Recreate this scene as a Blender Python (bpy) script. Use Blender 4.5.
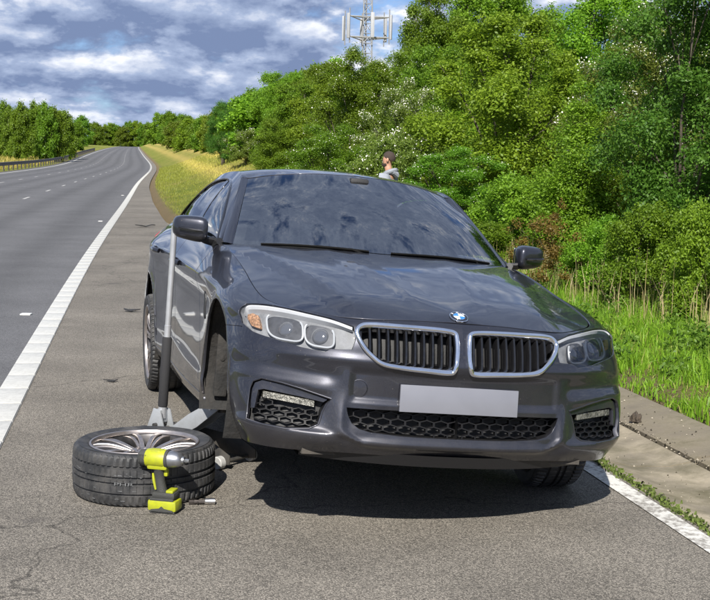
import bpy, bmesh, math, random
import numpy as np
from mathutils import Vector, Matrix, Euler
from mathutils.geometry import delaunay_2d_cdt

scene = bpy.context.scene
for o in list(bpy.data.objects): bpy.data.objects.remove(o)
col = scene.collection
PI = math.pi
def R(d): return math.radians(d)

# ---------------------------------------------------------------- camera
cd = bpy.data.cameras.new('camera'); cam = bpy.data.objects.new('camera', cd); col.objects.link(cam)
cd.sensor_fit = 'HORIZONTAL'; cd.sensor_width = 36; cd.lens = 1197.7*36/710
cd.clip_start = .05; cd.clip_end = 6000
_p, _r = .10444, .0183
_eu = Vector((0, math.sin(_p), math.cos(_p))); _ed = Vector((0, math.cos(_p), -math.sin(_p))); _ex = Vector((1, 0, 0))
_rt = _ex*math.cos(_r) + _eu*math.sin(_r); _up = -_ex*math.sin(_r) + _eu*math.cos(_r)
cam.matrix_world = Matrix(((_rt.x, _up.x, -_ed.x, 0), (_rt.y, _up.y, -_ed.y, 0), (_rt.z, _up.z, -_ed.z, 1.5317), (0, 0, 0, 1)))
scene.camera = cam

# ---------------------------------------------------------------- sun and sky
SUN_EL, SUN_AZ = 42., 8.5          # shadows run away from the camera, a little to the right
sdir = Vector((-math.sin(R(SUN_AZ))*math.cos(R(SUN_EL)), -math.cos(R(SUN_AZ))*math.cos(R(SUN_EL)), math.sin(R(SUN_EL))))
ld = bpy.data.lights.new('sun', 'SUN'); ld.energy = 5.0; ld.angle = R(.53); ld.color = (1, .95, .87)
sun = bpy.data.objects.new('sun', ld); col.objects.link(sun)
sun.rotation_euler = (-sdir).to_track_quat('-Z', 'Y').to_euler(); sun.location = (-10, -25, 30)

world = bpy.data.worlds.new('World'); scene.world = world; world.use_nodes = True
wt = world.node_tree; wt.nodes.clear()
def wn(t, **k):
    n = wt.nodes.new(t)
    for a, b in k.items():
        if a == 'inp':
            for i, v in b.items(): n.inputs[i].default_value = v
        else: setattr(n, a, b)
    return n
def wl(a, b): wt.links.new(a, b)
sky = wn('ShaderNodeTexSky', sky_type='NISHITA', sun_disc=False, sun_elevation=R(SUN_EL), sun_rotation=math.atan2(sdir.x, sdir.y), air_density=1.0, dust_density=.6, ozone_density=1.5)
tc = wn('ShaderNodeTexCoord')
def wmath(op, a, b=None, c=None, clamp=False):
    m = wn('ShaderNodeMath', operation=op, use_clamp=clamp)
    for i, v in enumerate((a, b, c)):
        if v is None: continue
        if isinstance(v, (int, float)): m.inputs[i].default_value = v
        else: wl(v, m.inputs[i])
    return m.outputs[0]
sep = wn('ShaderNodeSeparateXYZ'); wl(tc.outputs['Generated'], sep.inputs[0])
def cloud_noise(dz, scale, detail=9., rough=.56, seed=0.):
    """clouds flatten into rows towards the horizon: height is stretched there and eases off overhead"""
    z = wmath('ADD', sep.outputs[2], dz); zz = wmath('MULTIPLY', wmath('SUBTRACT', 1., wmath('EXPONENT', wmath('MULTIPLY', z, -3.0))), 1.0)
    cv = wn('ShaderNodeCombineXYZ'); wl(sep.outputs[0], cv.inputs[0]); wl(sep.outputs[1], cv.inputs[1]); wl(zz, cv.inputs[2])
    m = wn('ShaderNodeVectorMath', operation='ADD'); m.inputs[1].default_value = (seed, seed*.7, seed*.3); wl(cv.outputs[0], m.inputs[0])
    n = wn('ShaderNodeTexNoise', inp={'Scale': scale, 'Detail': detail, 'Roughness': rough, 'Distortion': .1}); wl(m.outputs[0], n.inputs['Vector'])
    return n.outputs['Fac']
n0 = cloud_noise(0, 11.5, 12., .56, seed=3.7); n1 = cloud_noise(.012, 11.5, 12., .56, seed=3.7); n2 = cloud_noise(0, 3.0, 3., .5, 9.1)
dens = wmath('ADD', wmath('MULTIPLY', n0, .78), wmath('MULTIPLY', n2, .30))
mask = wn('ShaderNodeMapRange', interpolation_type='SMOOTHSTEP', inp={1: .375, 2: .515}); wl(dens, mask.inputs[0])
lit = wmath('MULTIPLY_ADD', wmath('SUBTRACT', n0, n1), 5.0, .36, True)          # upper edges catch the sun, flat bases stay grey
thick = wn('ShaderNodeMapRange', interpolation_type='SMOOTHSTEP', inp={1: .50, 2: .66, 3: 1.0, 4: .55}); wl(dens, thick.inputs[0])
lit2 = wmath('MULTIPLY', lit, thick.outputs[0])
ramp = wn('ShaderNodeValToRGB'); wl(lit2, ramp.inputs[0])
ramp.color_ramp.elements[0].position = .0; ramp.color_ramp.elements[0].color = (1.6, 2.15, 3.6, 1)
ramp.color_ramp.elements[1].position = .85; ramp.color_ramp.elements[1].color = (8.0, 8.2, 8.7, 1)
e = ramp.color_ramp.elements.new(.40); e.color = (3.2, 3.9, 5.5, 1)
blue = wn('ShaderNodeMix', data_type='RGBA', blend_type='MULTIPLY'); blue.inputs[0].default_value = 1; wl(sky.outputs[0], blue.inputs[6]); blue.inputs[7].default_value = (.60, .76, 1.05, 1)      # cooler white balance of the clear sky
mixc = wn('ShaderNodeMix', data_type='RGBA'); wl(mask.outputs[0], mixc.inputs[0]); wl(blue.outputs[2], mixc.inputs[6]); wl(ramp.outputs[0], mixc.inputs[7])
hor = wn('ShaderNodeMapRange', interpolation_type='SMOOTHSTEP', inp={1: .0, 2: .06, 3: .25, 4: 1.}); wl(sep.outputs[2], hor.inputs[0])
mixh = wn('ShaderNodeMix', data_type='RGBA'); wl(hor.outputs[0], mixh.inputs[0]); mixh.inputs[6].default_value = (3.3, 4.1, 5.9, 1); wl(mixc.outputs[2], mixh.inputs[7])
bg = wn('ShaderNodeBackground', inp={1: .076}); wl(mixh.outputs[2], bg.inputs[0])
wo = wn('ShaderNodeOutputWorld'); wl(bg.outputs[0], wo.inputs[0])

scene.view_settings.view_transform = 'Standard'; scene.view_settings.look = 'None'
scene.view_settings.exposure = 0.8; scene.view_settings.gamma = 1; scene.view_settings.use_curve_mapping = False
scene.render.engine = 'CYCLES'
scene.cycles.max_bounces = 8; scene.cycles.transparent_max_bounces = 12

# ---------------------------------------------------------------- helpers
def tag(o, label=None, cat=None, group=None, kind=None):
    if label: o['label'] = label
    if cat: o['category'] = cat
    if group: o['group'] = group
    if kind: o['kind'] = kind
    return o
def empty(name, loc=(0, 0, 0), rz=0., label=None, cat=None, group=None, parent=None):
    o = bpy.data.objects.new(name, None); col.objects.link(o); o.location = loc; o.rotation_euler = (0, 0, rz); o.empty_display_size = .1
    if parent is not None: o.parent = parent
    return tag(o, label, cat, group)
def link(name, me, parent=None, mw=None):
    o = bpy.data.objects.new(name, me); col.objects.link(o)
    if parent is not None: o.parent = parent
    if mw is not None: o.matrix_basis = mw
    return o
def mesh(name, V, F, mats, smooth=True, sharp=None, normals=None, mi=None):
    me = bpy.data.meshes.new(name)
    V = np.asarray(V, float)
    me.from_pydata(V.tolist(), [], [tuple(int(i) for i in f) for f in F])
    for m in (mats if isinstance(mats, (list, tuple)) else [mats]): me.materials.append(m)
    if mi is not None: me.polygons.foreach_set('material_index', np.asarray(mi, np.int32))
    if smooth: me.polygons.foreach_set('use_smooth', np.ones(len(me.polygons), bool))
    if sharp is not None and smooth: me.set_sharp_from_angle(angle=R(sharp))
    me.validate(); me.update()
    if normals is not None: me.normals_split_custom_set_from_vertices(np.asarray(normals, float).tolist())
    return me
def fast_quads(name, V, nq, mat, attrs=None):
    """nq quads, four consecutive vertices each"""
    me = bpy.data.meshes.new(name); V = np.ascontiguousarray(V, np.float32)
    me.vertices.add(len(V)); me.vertices.foreach_set('co', V.ravel())
    me.loops.add(nq*4); me.loops.foreach_set('vertex_index', np.arange(nq*4, dtype=np.int32))
    me.polygons.add(nq); me.polygons.foreach_set('loop_start', np.arange(0, nq*4, 4, dtype=np.int32))
    me.materials.append(mat)
    for k, a in (attrs or {}).items():
        at = me.attributes.new(k, 'FLOAT', 'POINT'); at.data.foreach_set('value', np.ascontiguousarray(a, np.float32))
    me.update(calc_edges=True); me.validate()
    return me
class MB:
    """collects shapes for ONE mesh"""
    def __init__(s): s.V = []; s.F = []; s.M = []
    def add(s, V, F, m=0, mat=None):
        o = len(s.V)
        for v in V:
            v = Vector(v)
            if mat is not None: v = mat @ v
            s.V.append(tuple(v))
        for f in F: s.F.append(tuple(o+i for i in f)); s.M.append(m)
        return s
    def box(s, c, d, m=0, mat=None, bev=0.):
        bm = bmesh.new(); bmesh.ops.create_cube(bm, size=1, matrix=Matrix.Translation(c) @ Matrix.Diagonal((d[0], d[1], d[2], 1)))
        if bev > 0: bmesh.ops.bevel(bm, geom=list(bm.edges), offset=min(bev, min(d)*.45), segments=2, affect='EDGES', profile=.6)
        return s.bm(bm, m, mat)
    def bm(s, bm, m=0, mat=None):
        bm.verts.index_update(); s.add([v.co.copy() for v in bm.verts], [[v.index for v in f.verts] for f in bm.faces], m, mat); bm.free(); return s
    def lathe(s, prof, n=32, m=0, mat=None, axis='z', a0=0., a1=2*PI):
        full = abs(a1-a0-2*PI) < 1e-6; k = n if full else n+1; V = []; F = []; L = len(prof)
        for i in range(k):
            a = a0 + (a1-a0)*i/n; ca, sa = math.cos(a), math.sin(a)
            for r, z in prof:
                V.append((r*ca, r*sa, z) if axis == 'z' else ((z, r*ca, r*sa) if axis == 'x' else (r*sa, z, r*ca)))
        for i in range(n):
            j = (i+1) % k
            for q in range(L-1): F.append((i*L+q, j*L+q, j*L+q+1, i*L+q+1))
        return s.add(V, F, m, mat)
    def tube(s, pts, r, n=8, m=0, mat=None, caps=True, flat=None):
        pts = [Vector(p) for p in pts]; L = len(pts); rr = r if isinstance(r, (list, tuple)) else [r]*L; V = []; F = []
        up = None
        for i, p in enumerate(pts):
            t = (pts[min(i+1, L-1)] - pts[max(i-1, 0)]).normalized()
            if up is None: up = t.orthogonal().normalized()
            up = (up - t*up.dot(t)).normalized(); sd = t.cross(up)
            for k in range(n):
                a = 2*PI*k/n
                V.append(p + (up*math.cos(a) + sd*math.sin(a)*(flat or 1))*rr[i])
        for i in range(L-1):
            for k in range(n): F.append((i*n+k, i*n+(k+1) % n, (i+1)*n+(k+1) % n, (i+1)*n+k))
        if caps: F.append(tuple(range(n-1, -1, -1))); F.append(tuple((L-1)*n+k for k in range(n)))
        return s.add(V, F, m, mat)
    def prism(s, poly, z0, z1, m=0, mat=None, bev=0.):
        bm = bmesh.new(); vs = [bm.verts.new((p[0], p[1], z0)) for p in poly]; f = bm.faces.new(vs); f.normal_update()
        if f.normal.z > 0: f.normal_flip()
        r = bmesh.ops.extrude_face_region(bm, geom=[f]); bmesh.ops.translate(bm, verts=[v for v in r['geom'] if isinstance(v, bmesh.types.BMVert)], vec=(0, 0, z1-z0))
        bm.normal_update()
        if bev > 0: bmesh.ops.bevel(bm, geom=list(bm.edges), offset=bev, segments=2, affect='EDGES', profile=.6)
        return s.bm(bm, m, mat)
    def build(s, name, mats, parent=None, smooth=True, sharp=35, mw=None):
        return link(name, mesh(name, s.V, s.F, mats, smooth, sharp, mi=s.M), parent, mw)

# ---------------------------------------------------------------- materials
def mat_new(name):
    m = bpy.data.materials.new(name); m.use_nodes = True; nt = m.node_tree; b = nt.nodes['Principled BSDF']
    return m, nt, b
def simple(name, c, rough=.5, metal=0., bump=0., bscale=60., var=0., vscale=8., coat=0., spec=None, dirt=None):
    m, nt, b = mat_new(name); b.inputs['Roughness'].default_value = rough; b.inputs['Metallic'].default_value = metal
    b.inputs['Base Color'].default_value = (*c, 1); b.inputs['Coat Weight'].default_value = coat; b.inputs['Coat Roughness'].default_value = .06
    if spec is not None: b.inputs['Specular IOR Level'].default_value = spec
    N = nt.nodes.new; L = nt.links.new
    if var > 0 or bump > 0 or dirt: t = N('ShaderNodeTexCoord')
    if var > 0:
        n = N('ShaderNodeTexNoise'); n.inputs['Scale'].default_value = vscale; n.inputs['Detail'].default_value = 6; L(t.outputs['Object'], n.inputs['Vector'])
        r = N('ShaderNodeMapRange'); r.inputs[1].default_value = .3; r.inputs[2].default_value = .7; r.inputs[3].default_value = 1-var; r.inputs[4].default_value = 1+var; L(n.outputs['Fac'], r.inputs[0])
        x = N('ShaderNodeMix'); x.data_type = 'RGBA'; x.blend_type = 'MULTIPLY'; x.inputs[0].default_value = 1; x.inputs[6].default_value = (*c, 1); L(r.outputs[0], x.inputs[7]); L(x.outputs[2], b.inputs['Base Color'])
        q = N('ShaderNodeMapRange'); q.inputs[3].default_value = rough*.8; q.inputs[4].default_value = min(1, rough*1.2); L(n.outputs['Fac'], q.inputs[0]); L(q.outputs[0], b.inputs['Roughness'])
        last = x.outputs[2]
    else: last = None
    if dirt:
        dc, da, ds = dirt
        n = N('ShaderNodeTexNoise'); n.inputs['Scale'].default_value = ds; n.inputs['Detail'].default_value = 8; n.inputs['Roughness'].default_value = .7; L(t.outputs['Object'], n.inputs['Vector'])
        r = N('ShaderNodeMapRange'); r.inputs[1].default_value = .42; r.inputs[2].default_value = .68; r.inputs[4].default_value = da; L(n.outputs['Fac'], r.inputs[0])
        x = N('ShaderNodeMix'); x.data_type = 'RGBA'; L(r.outputs[0], x.inputs[0]); x.inputs[7].default_value = (*dc, 1)
        if last: L(last, x.inputs[6])
        else: x.inputs[6].default_value = (*c, 1)
        L(x.outputs[2], b.inputs['Base Color'])
    if bump > 0:
        n = N('ShaderNodeTexNoise'); n.inputs['Scale'].default_value = bscale; n.inputs['Detail'].default_value = 5; L(t.outputs['Object'], n.inputs['Vector'])
        u = N('ShaderNodeBump'); u.inputs['Strength'].default_value = bump; u.inputs['Distance'].default_value = .01; L(n.outputs['Fac'], u.inputs['Height']); L(u.outputs[0], b.inputs['Normal'])
    return m
def emit_free_glass(name, tint=(.8, .85, .85), refl=1.0, rough=.0, ior=1.5):
    """thin pane: clear view through, mirror reflection by the Fresnel term"""
    m = bpy.data.materials.new(name); m.use_nodes = True; nt = m.node_tree; nt.nodes.clear(); N = nt.nodes.new; L = nt.links.new
    t = N('ShaderNodeBsdfTransparent'); t.inputs[0].default_value = (*tint, 1); g = N('ShaderNodeBsdfGlossy'); g.inputs['Roughness'].default_value = rough; g.inputs[0].default_value = (refl, refl, refl, 1)
    f = N('ShaderNodeFresnel'); f.inputs[0].default_value = ior; x = N('ShaderNodeMixShader'); L(f.outputs[0], x.inputs[0]); L(t.outputs[0], x.inputs[1]); L(g.outputs[0], x.inputs[2])
    o = N('ShaderNodeOutputMaterial'); L(x.outputs[0], o.inputs[0]); return m
# ---------------------------------------------------------------- surfaces
def spline_mat(t, tq):
    """natural cubic spline interpolation matrix (values at knots t -> values at tq)"""
    n = len(t); h = np.diff(t)
    A = np.zeros((n, n)); B = np.zeros((n, n))
    A[0, 0] = A[-1, -1] = 1
    for i in range(1, n - 1):
        A[i, i-1] = h[i-1]; A[i, i] = 2*(h[i-1] + h[i]); A[i, i+1] = h[i]
        B[i, i-1] = 6/h[i-1]; B[i, i] = -6/h[i-1] - 6/h[i]; B[i, i+1] = 6/h[i]
    M = np.linalg.solve(A, B)
    tq = np.asarray(tq, float); k = np.clip(np.searchsorted(t, tq) - 1, 0, n - 2)
    W = np.zeros((len(tq), n))
    a = (t[k+1] - tq)/h[k]; b = (tq - t[k])/h[k]
    r = np.arange(len(tq))
    W[r, k] += a; W[r, k+1] += b
    W += ((a**3 - a)*h[k]**2/6)[:, None]*M[k] + ((b**3 - b)*h[k]**2/6)[:, None]*M[k+1]
    return W

class Loft:
    """smooth surface through a net of control points net[row][station] = (x, y, z)"""
    def __init__(s, net, nu=1400, nv=320, disp=None, uk=None):
        net = np.array(net, float); R, S = net.shape[:2]
        du = np.linalg.norm(np.diff(net, axis=1), axis=2).mean(0); dv = np.linalg.norm(np.diff(net, axis=0), axis=2).mean(1)
        s.uk = np.concatenate([[0], np.cumsum(du)]) if uk is None else np.array(uk, float); s.vk = np.concatenate([[0], np.cumsum(dv)])
        s.U = np.linspace(0, s.uk[-1], nu); s.V = np.linspace(0, s.vk[-1], nv)
        Wu = spline_mat(s.uk, s.U); Wv = spline_mat(s.vk, s.V)
        s.P = np.einsum('vr,rsk,us->vuk', Wv, net, Wu)
        s._norm()
        if disp is not None:
            s.P = s.P + s.N*disp(s.P)[..., None]; s._norm()
    def _norm(s):
        gu = np.gradient(s.P, axis=1); gv = np.gradient(s.P, axis=0)
        n = np.cross(gu, gv); s.N = n/(np.linalg.norm(n, axis=2, keepdims=True) + 1e-12)
        s.flip = 1
    def _look(s, T, uv):
        uv = np.asarray(uv, float); nu, nv = len(s.U), len(s.V)
        a = np.clip(uv[:, 0]/s.U[-1]*(nu-1), 0, nu-1.001); b = np.clip(uv[:, 1]/s.V[-1]*(nv-1), 0, nv-1.001)
        i = a.astype(int); j = b.astype(int); fa = (a-i)[:, None]; fb = (b-j)[:, None]
        return (T[j, i]*(1-fa)*(1-fb) + T[j, i+1]*fa*(1-fb) + T[j+1, i]*(1-fa)*fb + T[j+1, i+1]*fa*fb)
    def ev(s, uv):
        P = s._look(s.P, uv); N = s._look(s.N, uv)
        return P, N/np.linalg.norm(N, axis=1, keepdims=True)
    def inv(s, q, axes, lo=0., hi=1e9):
        """(u, v) of the surface point whose coordinates on two axes are q, searched for u in lo..hi"""
        q = np.atleast_2d(np.asarray(q, float)); i0, i1 = np.searchsorted(s.U, [lo, min(hi, s.U[-1])])
        i1 = max(i1, i0+2); out = []
        A = s.P[:, i0:i1+1][..., list(axes)]
        for p in q:
            d = ((A - p)**2).sum(2); j, i = np.unravel_index(np.argmin(d), d.shape)
            u, v = s.U[i0+i], s.V[j]
            for _ in range(3):
                e = 2e-3
                f, fu, fv = s._look(s.P, [[u, v], [u+e, v], [u, v+e]])[:, list(axes)]
                J = np.stack([(fu-f)/e, (fv-f)/e], 1)
                if abs(np.linalg.det(J)) < 1e-3: break
                st = np.linalg.solve(J, p - f)
                if np.abs(st).max() > .03: break
                u = min(max(u+st[0], 0), s.U[-1]); v = min(max(v+st[1], 0), s.V[-1])
            out.append((u, v))
        return np.array(out)

class Thin:
    """height field w(a, b) through scattered points (thin-plate spline); axes names the order"""
    def __init__(s, pts, axes=(0, 1, 2), lam=1e-5, extra=None):
        pts = np.array(pts, float); s.axes = axes; a, b, c = axes; s.extra = extra
        s.c = pts[:, [a, b]]; n = len(pts)
        K = s._k(s.c); Pm = np.concatenate([np.ones((n, 1)), s.c], 1)
        A = np.zeros((n+3, n+3)); A[:n, :n] = K + lam*np.eye(n); A[:n, n:] = Pm; A[n:, :n] = Pm.T
        s.w = np.linalg.solve(A, np.concatenate([pts[:, c], np.zeros(3)]))
    def _k(s, q):
        r2 = ((q[:, None] - s.c[None])**2).sum(2); return np.where(r2 > 0, .5*r2*np.log(r2 + 1e-20), 0)
    def h(s, q):
        q = np.asarray(q, float); z = s._k(q)@s.w[:-3] + s.w[-3] + q@s.w[-2:]
        if s.extra is not None: z = z + s.extra(q)
        return z
    def ev(s, q):
        q = np.asarray(q, float); e = 2e-3; z = s.h(q)
        za = (s.h(q + [e, 0]) - s.h(q - [e, 0]))/(2*e); zb = (s.h(q + [0, e]) - s.h(q - [0, e]))/(2*e)
        P = np.zeros((len(q), 3)); N = np.zeros((len(q), 3)); a, b, c = s.axes
        P[:, a] = q[:, 0]; P[:, b] = q[:, 1]; P[:, c] = z
        N[:, a] = -za; N[:, b] = -zb; N[:, c] = 1
        return P, N/np.linalg.norm(N, axis=1, keepdims=True)

def cr(pts, n=6, closed=False):
    """Catmull-Rom through points"""
    p = np.array(pts, float); m = len(p); out = []
    rng = range(m if closed else m-1)
    for i in rng:
        if closed: a, b, c, d = p[(i-1) % m], p[i], p[(i+1) % m], p[(i+2) % m]
        else: a, b, c, d = p[max(i-1, 0)], p[i], p[i+1], p[min(i+2, m-1)]
        for k in range(n):
            t = k/n
            out.append(.5*((2*b) + (c-a)*t + (2*a-5*b+4*c-d)*t*t + (-a+3*b-3*c+d)*t**3))
    if not closed: out.append(p[-1])
    return np.array(out)

# ---- the car body's control net: half of it (left side, y > 0), rows from the bottom edge to the bonnet edge / belt line,
# stations from the middle of the nose round the corner, along the side and round to the middle of the tail
NET = [
 [(.83,0,.19),(.825,.25,.19),(.80,.42,.19),(.745,.60,.185),(.675,.735,.18),(.59,.837,.18),(.42,.87,.17),(0,.875,.165),(-.45,.865,.155),(-.8,.865,.15),(-1.6,.875,.15),(-2.3,.875,.15),(-2.975,.89,.18),(-3.5,.84,.21),(-3.8,.75,.22),(-3.9,.46,.22),(-3.92,0,.22)],
 [(.87,0,.235),(.862,.25,.235),(.835,.42,.24),(.775,.61,.235),(.70,.745,.23),(.615,.845,.225),(.43,.89,.22),(0,.905,.22),(-.45,.892,.215),(-.8,.892,.21),(-1.6,.90,.21),(-2.3,.90,.21),(-2.975,.91,.22),(-3.5,.87,.24),(-3.85,.78,.25),(-3.97,.48,.25),(-3.99,0,.25)],
 [(.868,0,.32),(.86,.25,.32),(.825,.455,.32),(.76,.62,.32),(.69,.75,.32),(.61,.845,.32),(.42,.90,.32),(0,.918,.33),(-.45,.897,.33),(-.8,.892,.32),(-1.6,.895,.32),(-2.3,.90,.32),(-2.975,.92,.33),(-3.5,.89,.33),(-3.9,.80,.33),(-4.03,.49,.33),(-4.05,0,.33)],
 [(.862,0,.45),(.852,.25,.45),(.812,.465,.45),(.735,.63,.45),(.655,.76,.45),(.575,.85,.45),(.38,.905,.45),(0,.923,.47),(-.45,.900,.47),(-.8,.895,.47),(-1.6,.90,.48),(-2.3,.91,.48),(-2.975,.93,.48),(-3.5,.90,.48),(-3.93,.81,.48),(-4.07,.49,.48),(-4.09,0,.48)],
 [(.858,0,.60),(.845,.25,.60),(.805,.455,.60),(.715,.63,.60),(.605,.765,.60),(.50,.86,.60),(.30,.906,.60),(0,.925,.62),(-.45,.908,.64),(-.8,.908,.66),(-1.6,.915,.67),(-2.3,.92,.68),(-2.975,.935,.70),(-3.5,.895,.70),(-3.93,.79,.70),(-4.06,.48,.70),(-4.075,0,.70)],
 [(.835,0,.69),(.82,.25,.685),(.785,.45,.672),(.68,.63,.675),(.55,.775,.68),(.43,.862,.69),(.25,.905,.70),(0,.925,.745),(-.45,.92,.79),(-.8,.92,.815),(-1.6,.925,.84),(-2.3,.932,.865),(-2.975,.93,.89),(-3.5,.875,.905),(-3.92,.76,.90),(-4.04,.47,.90),(-4.06,0,.90)],
 [(.815,0,.735),(.797,.25,.731),(.757,.455,.717),(.625,.645,.733),(.475,.775,.745),(.38,.85,.742),(.2,.878,.78),(0,.887,.81),(-.45,.888,.865),(-.72,.88,.905),(-1.6,.888,.925),(-2.3,.888,.945),(-2.975,.865,.98),(-3.5,.79,1.02),(-3.9,.70,1.04),(-4.0,.46,1.06),(-4.02,0,1.065)],
 [(.800,0,.752),(.780,.25,.749),(.735,.45,.738),(.60,.625,.750),(.44,.74,.766),(.32,.77,.790),(.15,.78,.828),(-.05,.788,.868),(-.45,.803,.945),(-.72,.818,.972),(-1.6,.845,.985),(-2.3,.845,1.0),(-2.975,.80,1.03),(-3.5,.72,1.06),(-3.88,.66,1.07),(-3.98,.45,1.085),(-4.0,0,1.09)],
]

NET = np.array(NET, float)
NET[:, 2:7, 1] *= np.array([1.006, 1.010, 1.013, 1.014, 1.013])
NET[0, 5:7, 1] *= (.968, .940); NET[1, 5:7, 1] *= (.976, .958); NET[2, 6, 1] *= .985          # nose tucks in towards the bottom
NET[:6, 12:15, 1] += .022          # swollen rear quarter
# ================================================================ GROUND
_Yk = np.array([-80., -30, 0, 6, 12.1, 21, 37, 70, 112, 154, 217, 315, 441, 630, 900])
_Xk = np.array([14.4, 4.85, -.85, -1.95, -3.08, -4.65, -7.25, -12.75, -19.4, -26.4, -38.2, -56.6, -80, -114.5, -164])
_Zk = np.array([0., 0, 0, 0, 0.0, .07, .34, .78, 1.38, 2.15, 3.75, 6.3, 9.3, 13.6, 19])
def rX(Y): return spline_mat(_Yk, np.atleast_1d(Y))@_Xk          # right-hand edge line of the carriageway
def rZ(Y): return spline_mat(_Yk, np.atleast_1d(Y))@_Zk
def sst(x, a, b):
    t = np.clip((np.asarray(x, float)-a)/(b-a), 0, 1); return t*t*(3-2*t)
_sk = np.array([-100., 0, 12, 18, 24, 31, 42, 60, 100, 300, 1000]); _sv = np.array([3.30, 3.30, 3.28, 2.62, 1.85, 1.30, .92, .70, .62, .6, .6])
def shoulder_w(Y):
    Y = np.asarray(Y, float); t = np.interp(Y, _sk, _sv); a = np.interp(Y-2.5, _sk, _sv); b = np.interp(Y+2.5, _sk, _sv); return np.where(Y < 9, 3.30, (a+2*t+b)/4)
def channel_w(Y): return np.interp(Y, [-100, 12, 22, 34], [.90, .90, .45, .06])
def verge0(Y): return shoulder_w(Y) + channel_w(Y)
_lump = np.random.RandomState(5); _lk = _lump.uniform(.05, .6, (14, 2))*_lump.choice([-1, 1], (14, 2)); _lp = _lump.uniform(0, 6.28, 14)
def lumps(X, Y): return sum(np.sin(X*k[0] + Y*k[1] + p) for k, p in zip(_lk, _lp))/14
def tz(d, Y):
    """terrain height at offset d (metres right of the edge line) and distance Y"""
    d = np.asarray(d, float); Y = np.asarray(Y, float); z = rZ(Y.ravel()).reshape(Y.shape)
    t = d - verge0(Y.ravel()).reshape(Y.shape); far = sst(Y, 24, 46)
    near = .085 + .09*np.clip(t, 0, 3) + .05*np.clip(t-3, 0, 12) + .03*np.clip(t-15, 0, 200)
    bank = .02 + .12*np.clip(t, 0, 1.2) + .36*np.clip(t-1.2, 0, 5) + .03*np.clip(t-6.2, 0, 300)
    right = near*(1-far) + bank*far + .12*lumps(d, Y)*np.clip(t, 0, 1.5)
    left = .05*np.clip(-12.4-d, 0, 12) + .02*np.clip(-24.4-d, 0, 400) + .25*lumps(d, Y)*np.clip((-13.5-d)/6, 0, 1)
    z = z + np.where(t > 0, right, np.where(d < -12.0, left - .02, -.06))
    return z
def strip_mesh(name, d0, d1, Ys, dz0, dz1, mat, nd=1, crown=None):
    """sheet between two offsets (functions of Y or numbers) following the road"""
    Ys = np.asarray(Ys, float); X = rX(Ys); Z = rZ(Ys)
    a = d0(Ys) if callable(d0) else np.full(len(Ys), d0); b = d1(Ys) if callable(d1) else np.full(len(Ys), d1); V = []; F = []
    for k in range(nd+1):
        t = k/nd; dd = a*(1-t) + b*t; V.append(np.stack([X+dd*1.015, Ys, Z + dz0*(1-t) + dz1*t], 1))
    V = np.concatenate(V); n = len(Ys)
    for k in range(nd):
        for i in range(n-1): F.append((k*n+i, (k+1)*n+i, (k+1)*n+i+1, k*n+i+1))
    return mesh(name, V, F, mat, True)
def Yrange(a, b):
    out = [a]
    while out[-1] < b: out.append(min(b, out[-1] + max(.5, abs(out[-1])*.03)))
    return np.array(out)

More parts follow.
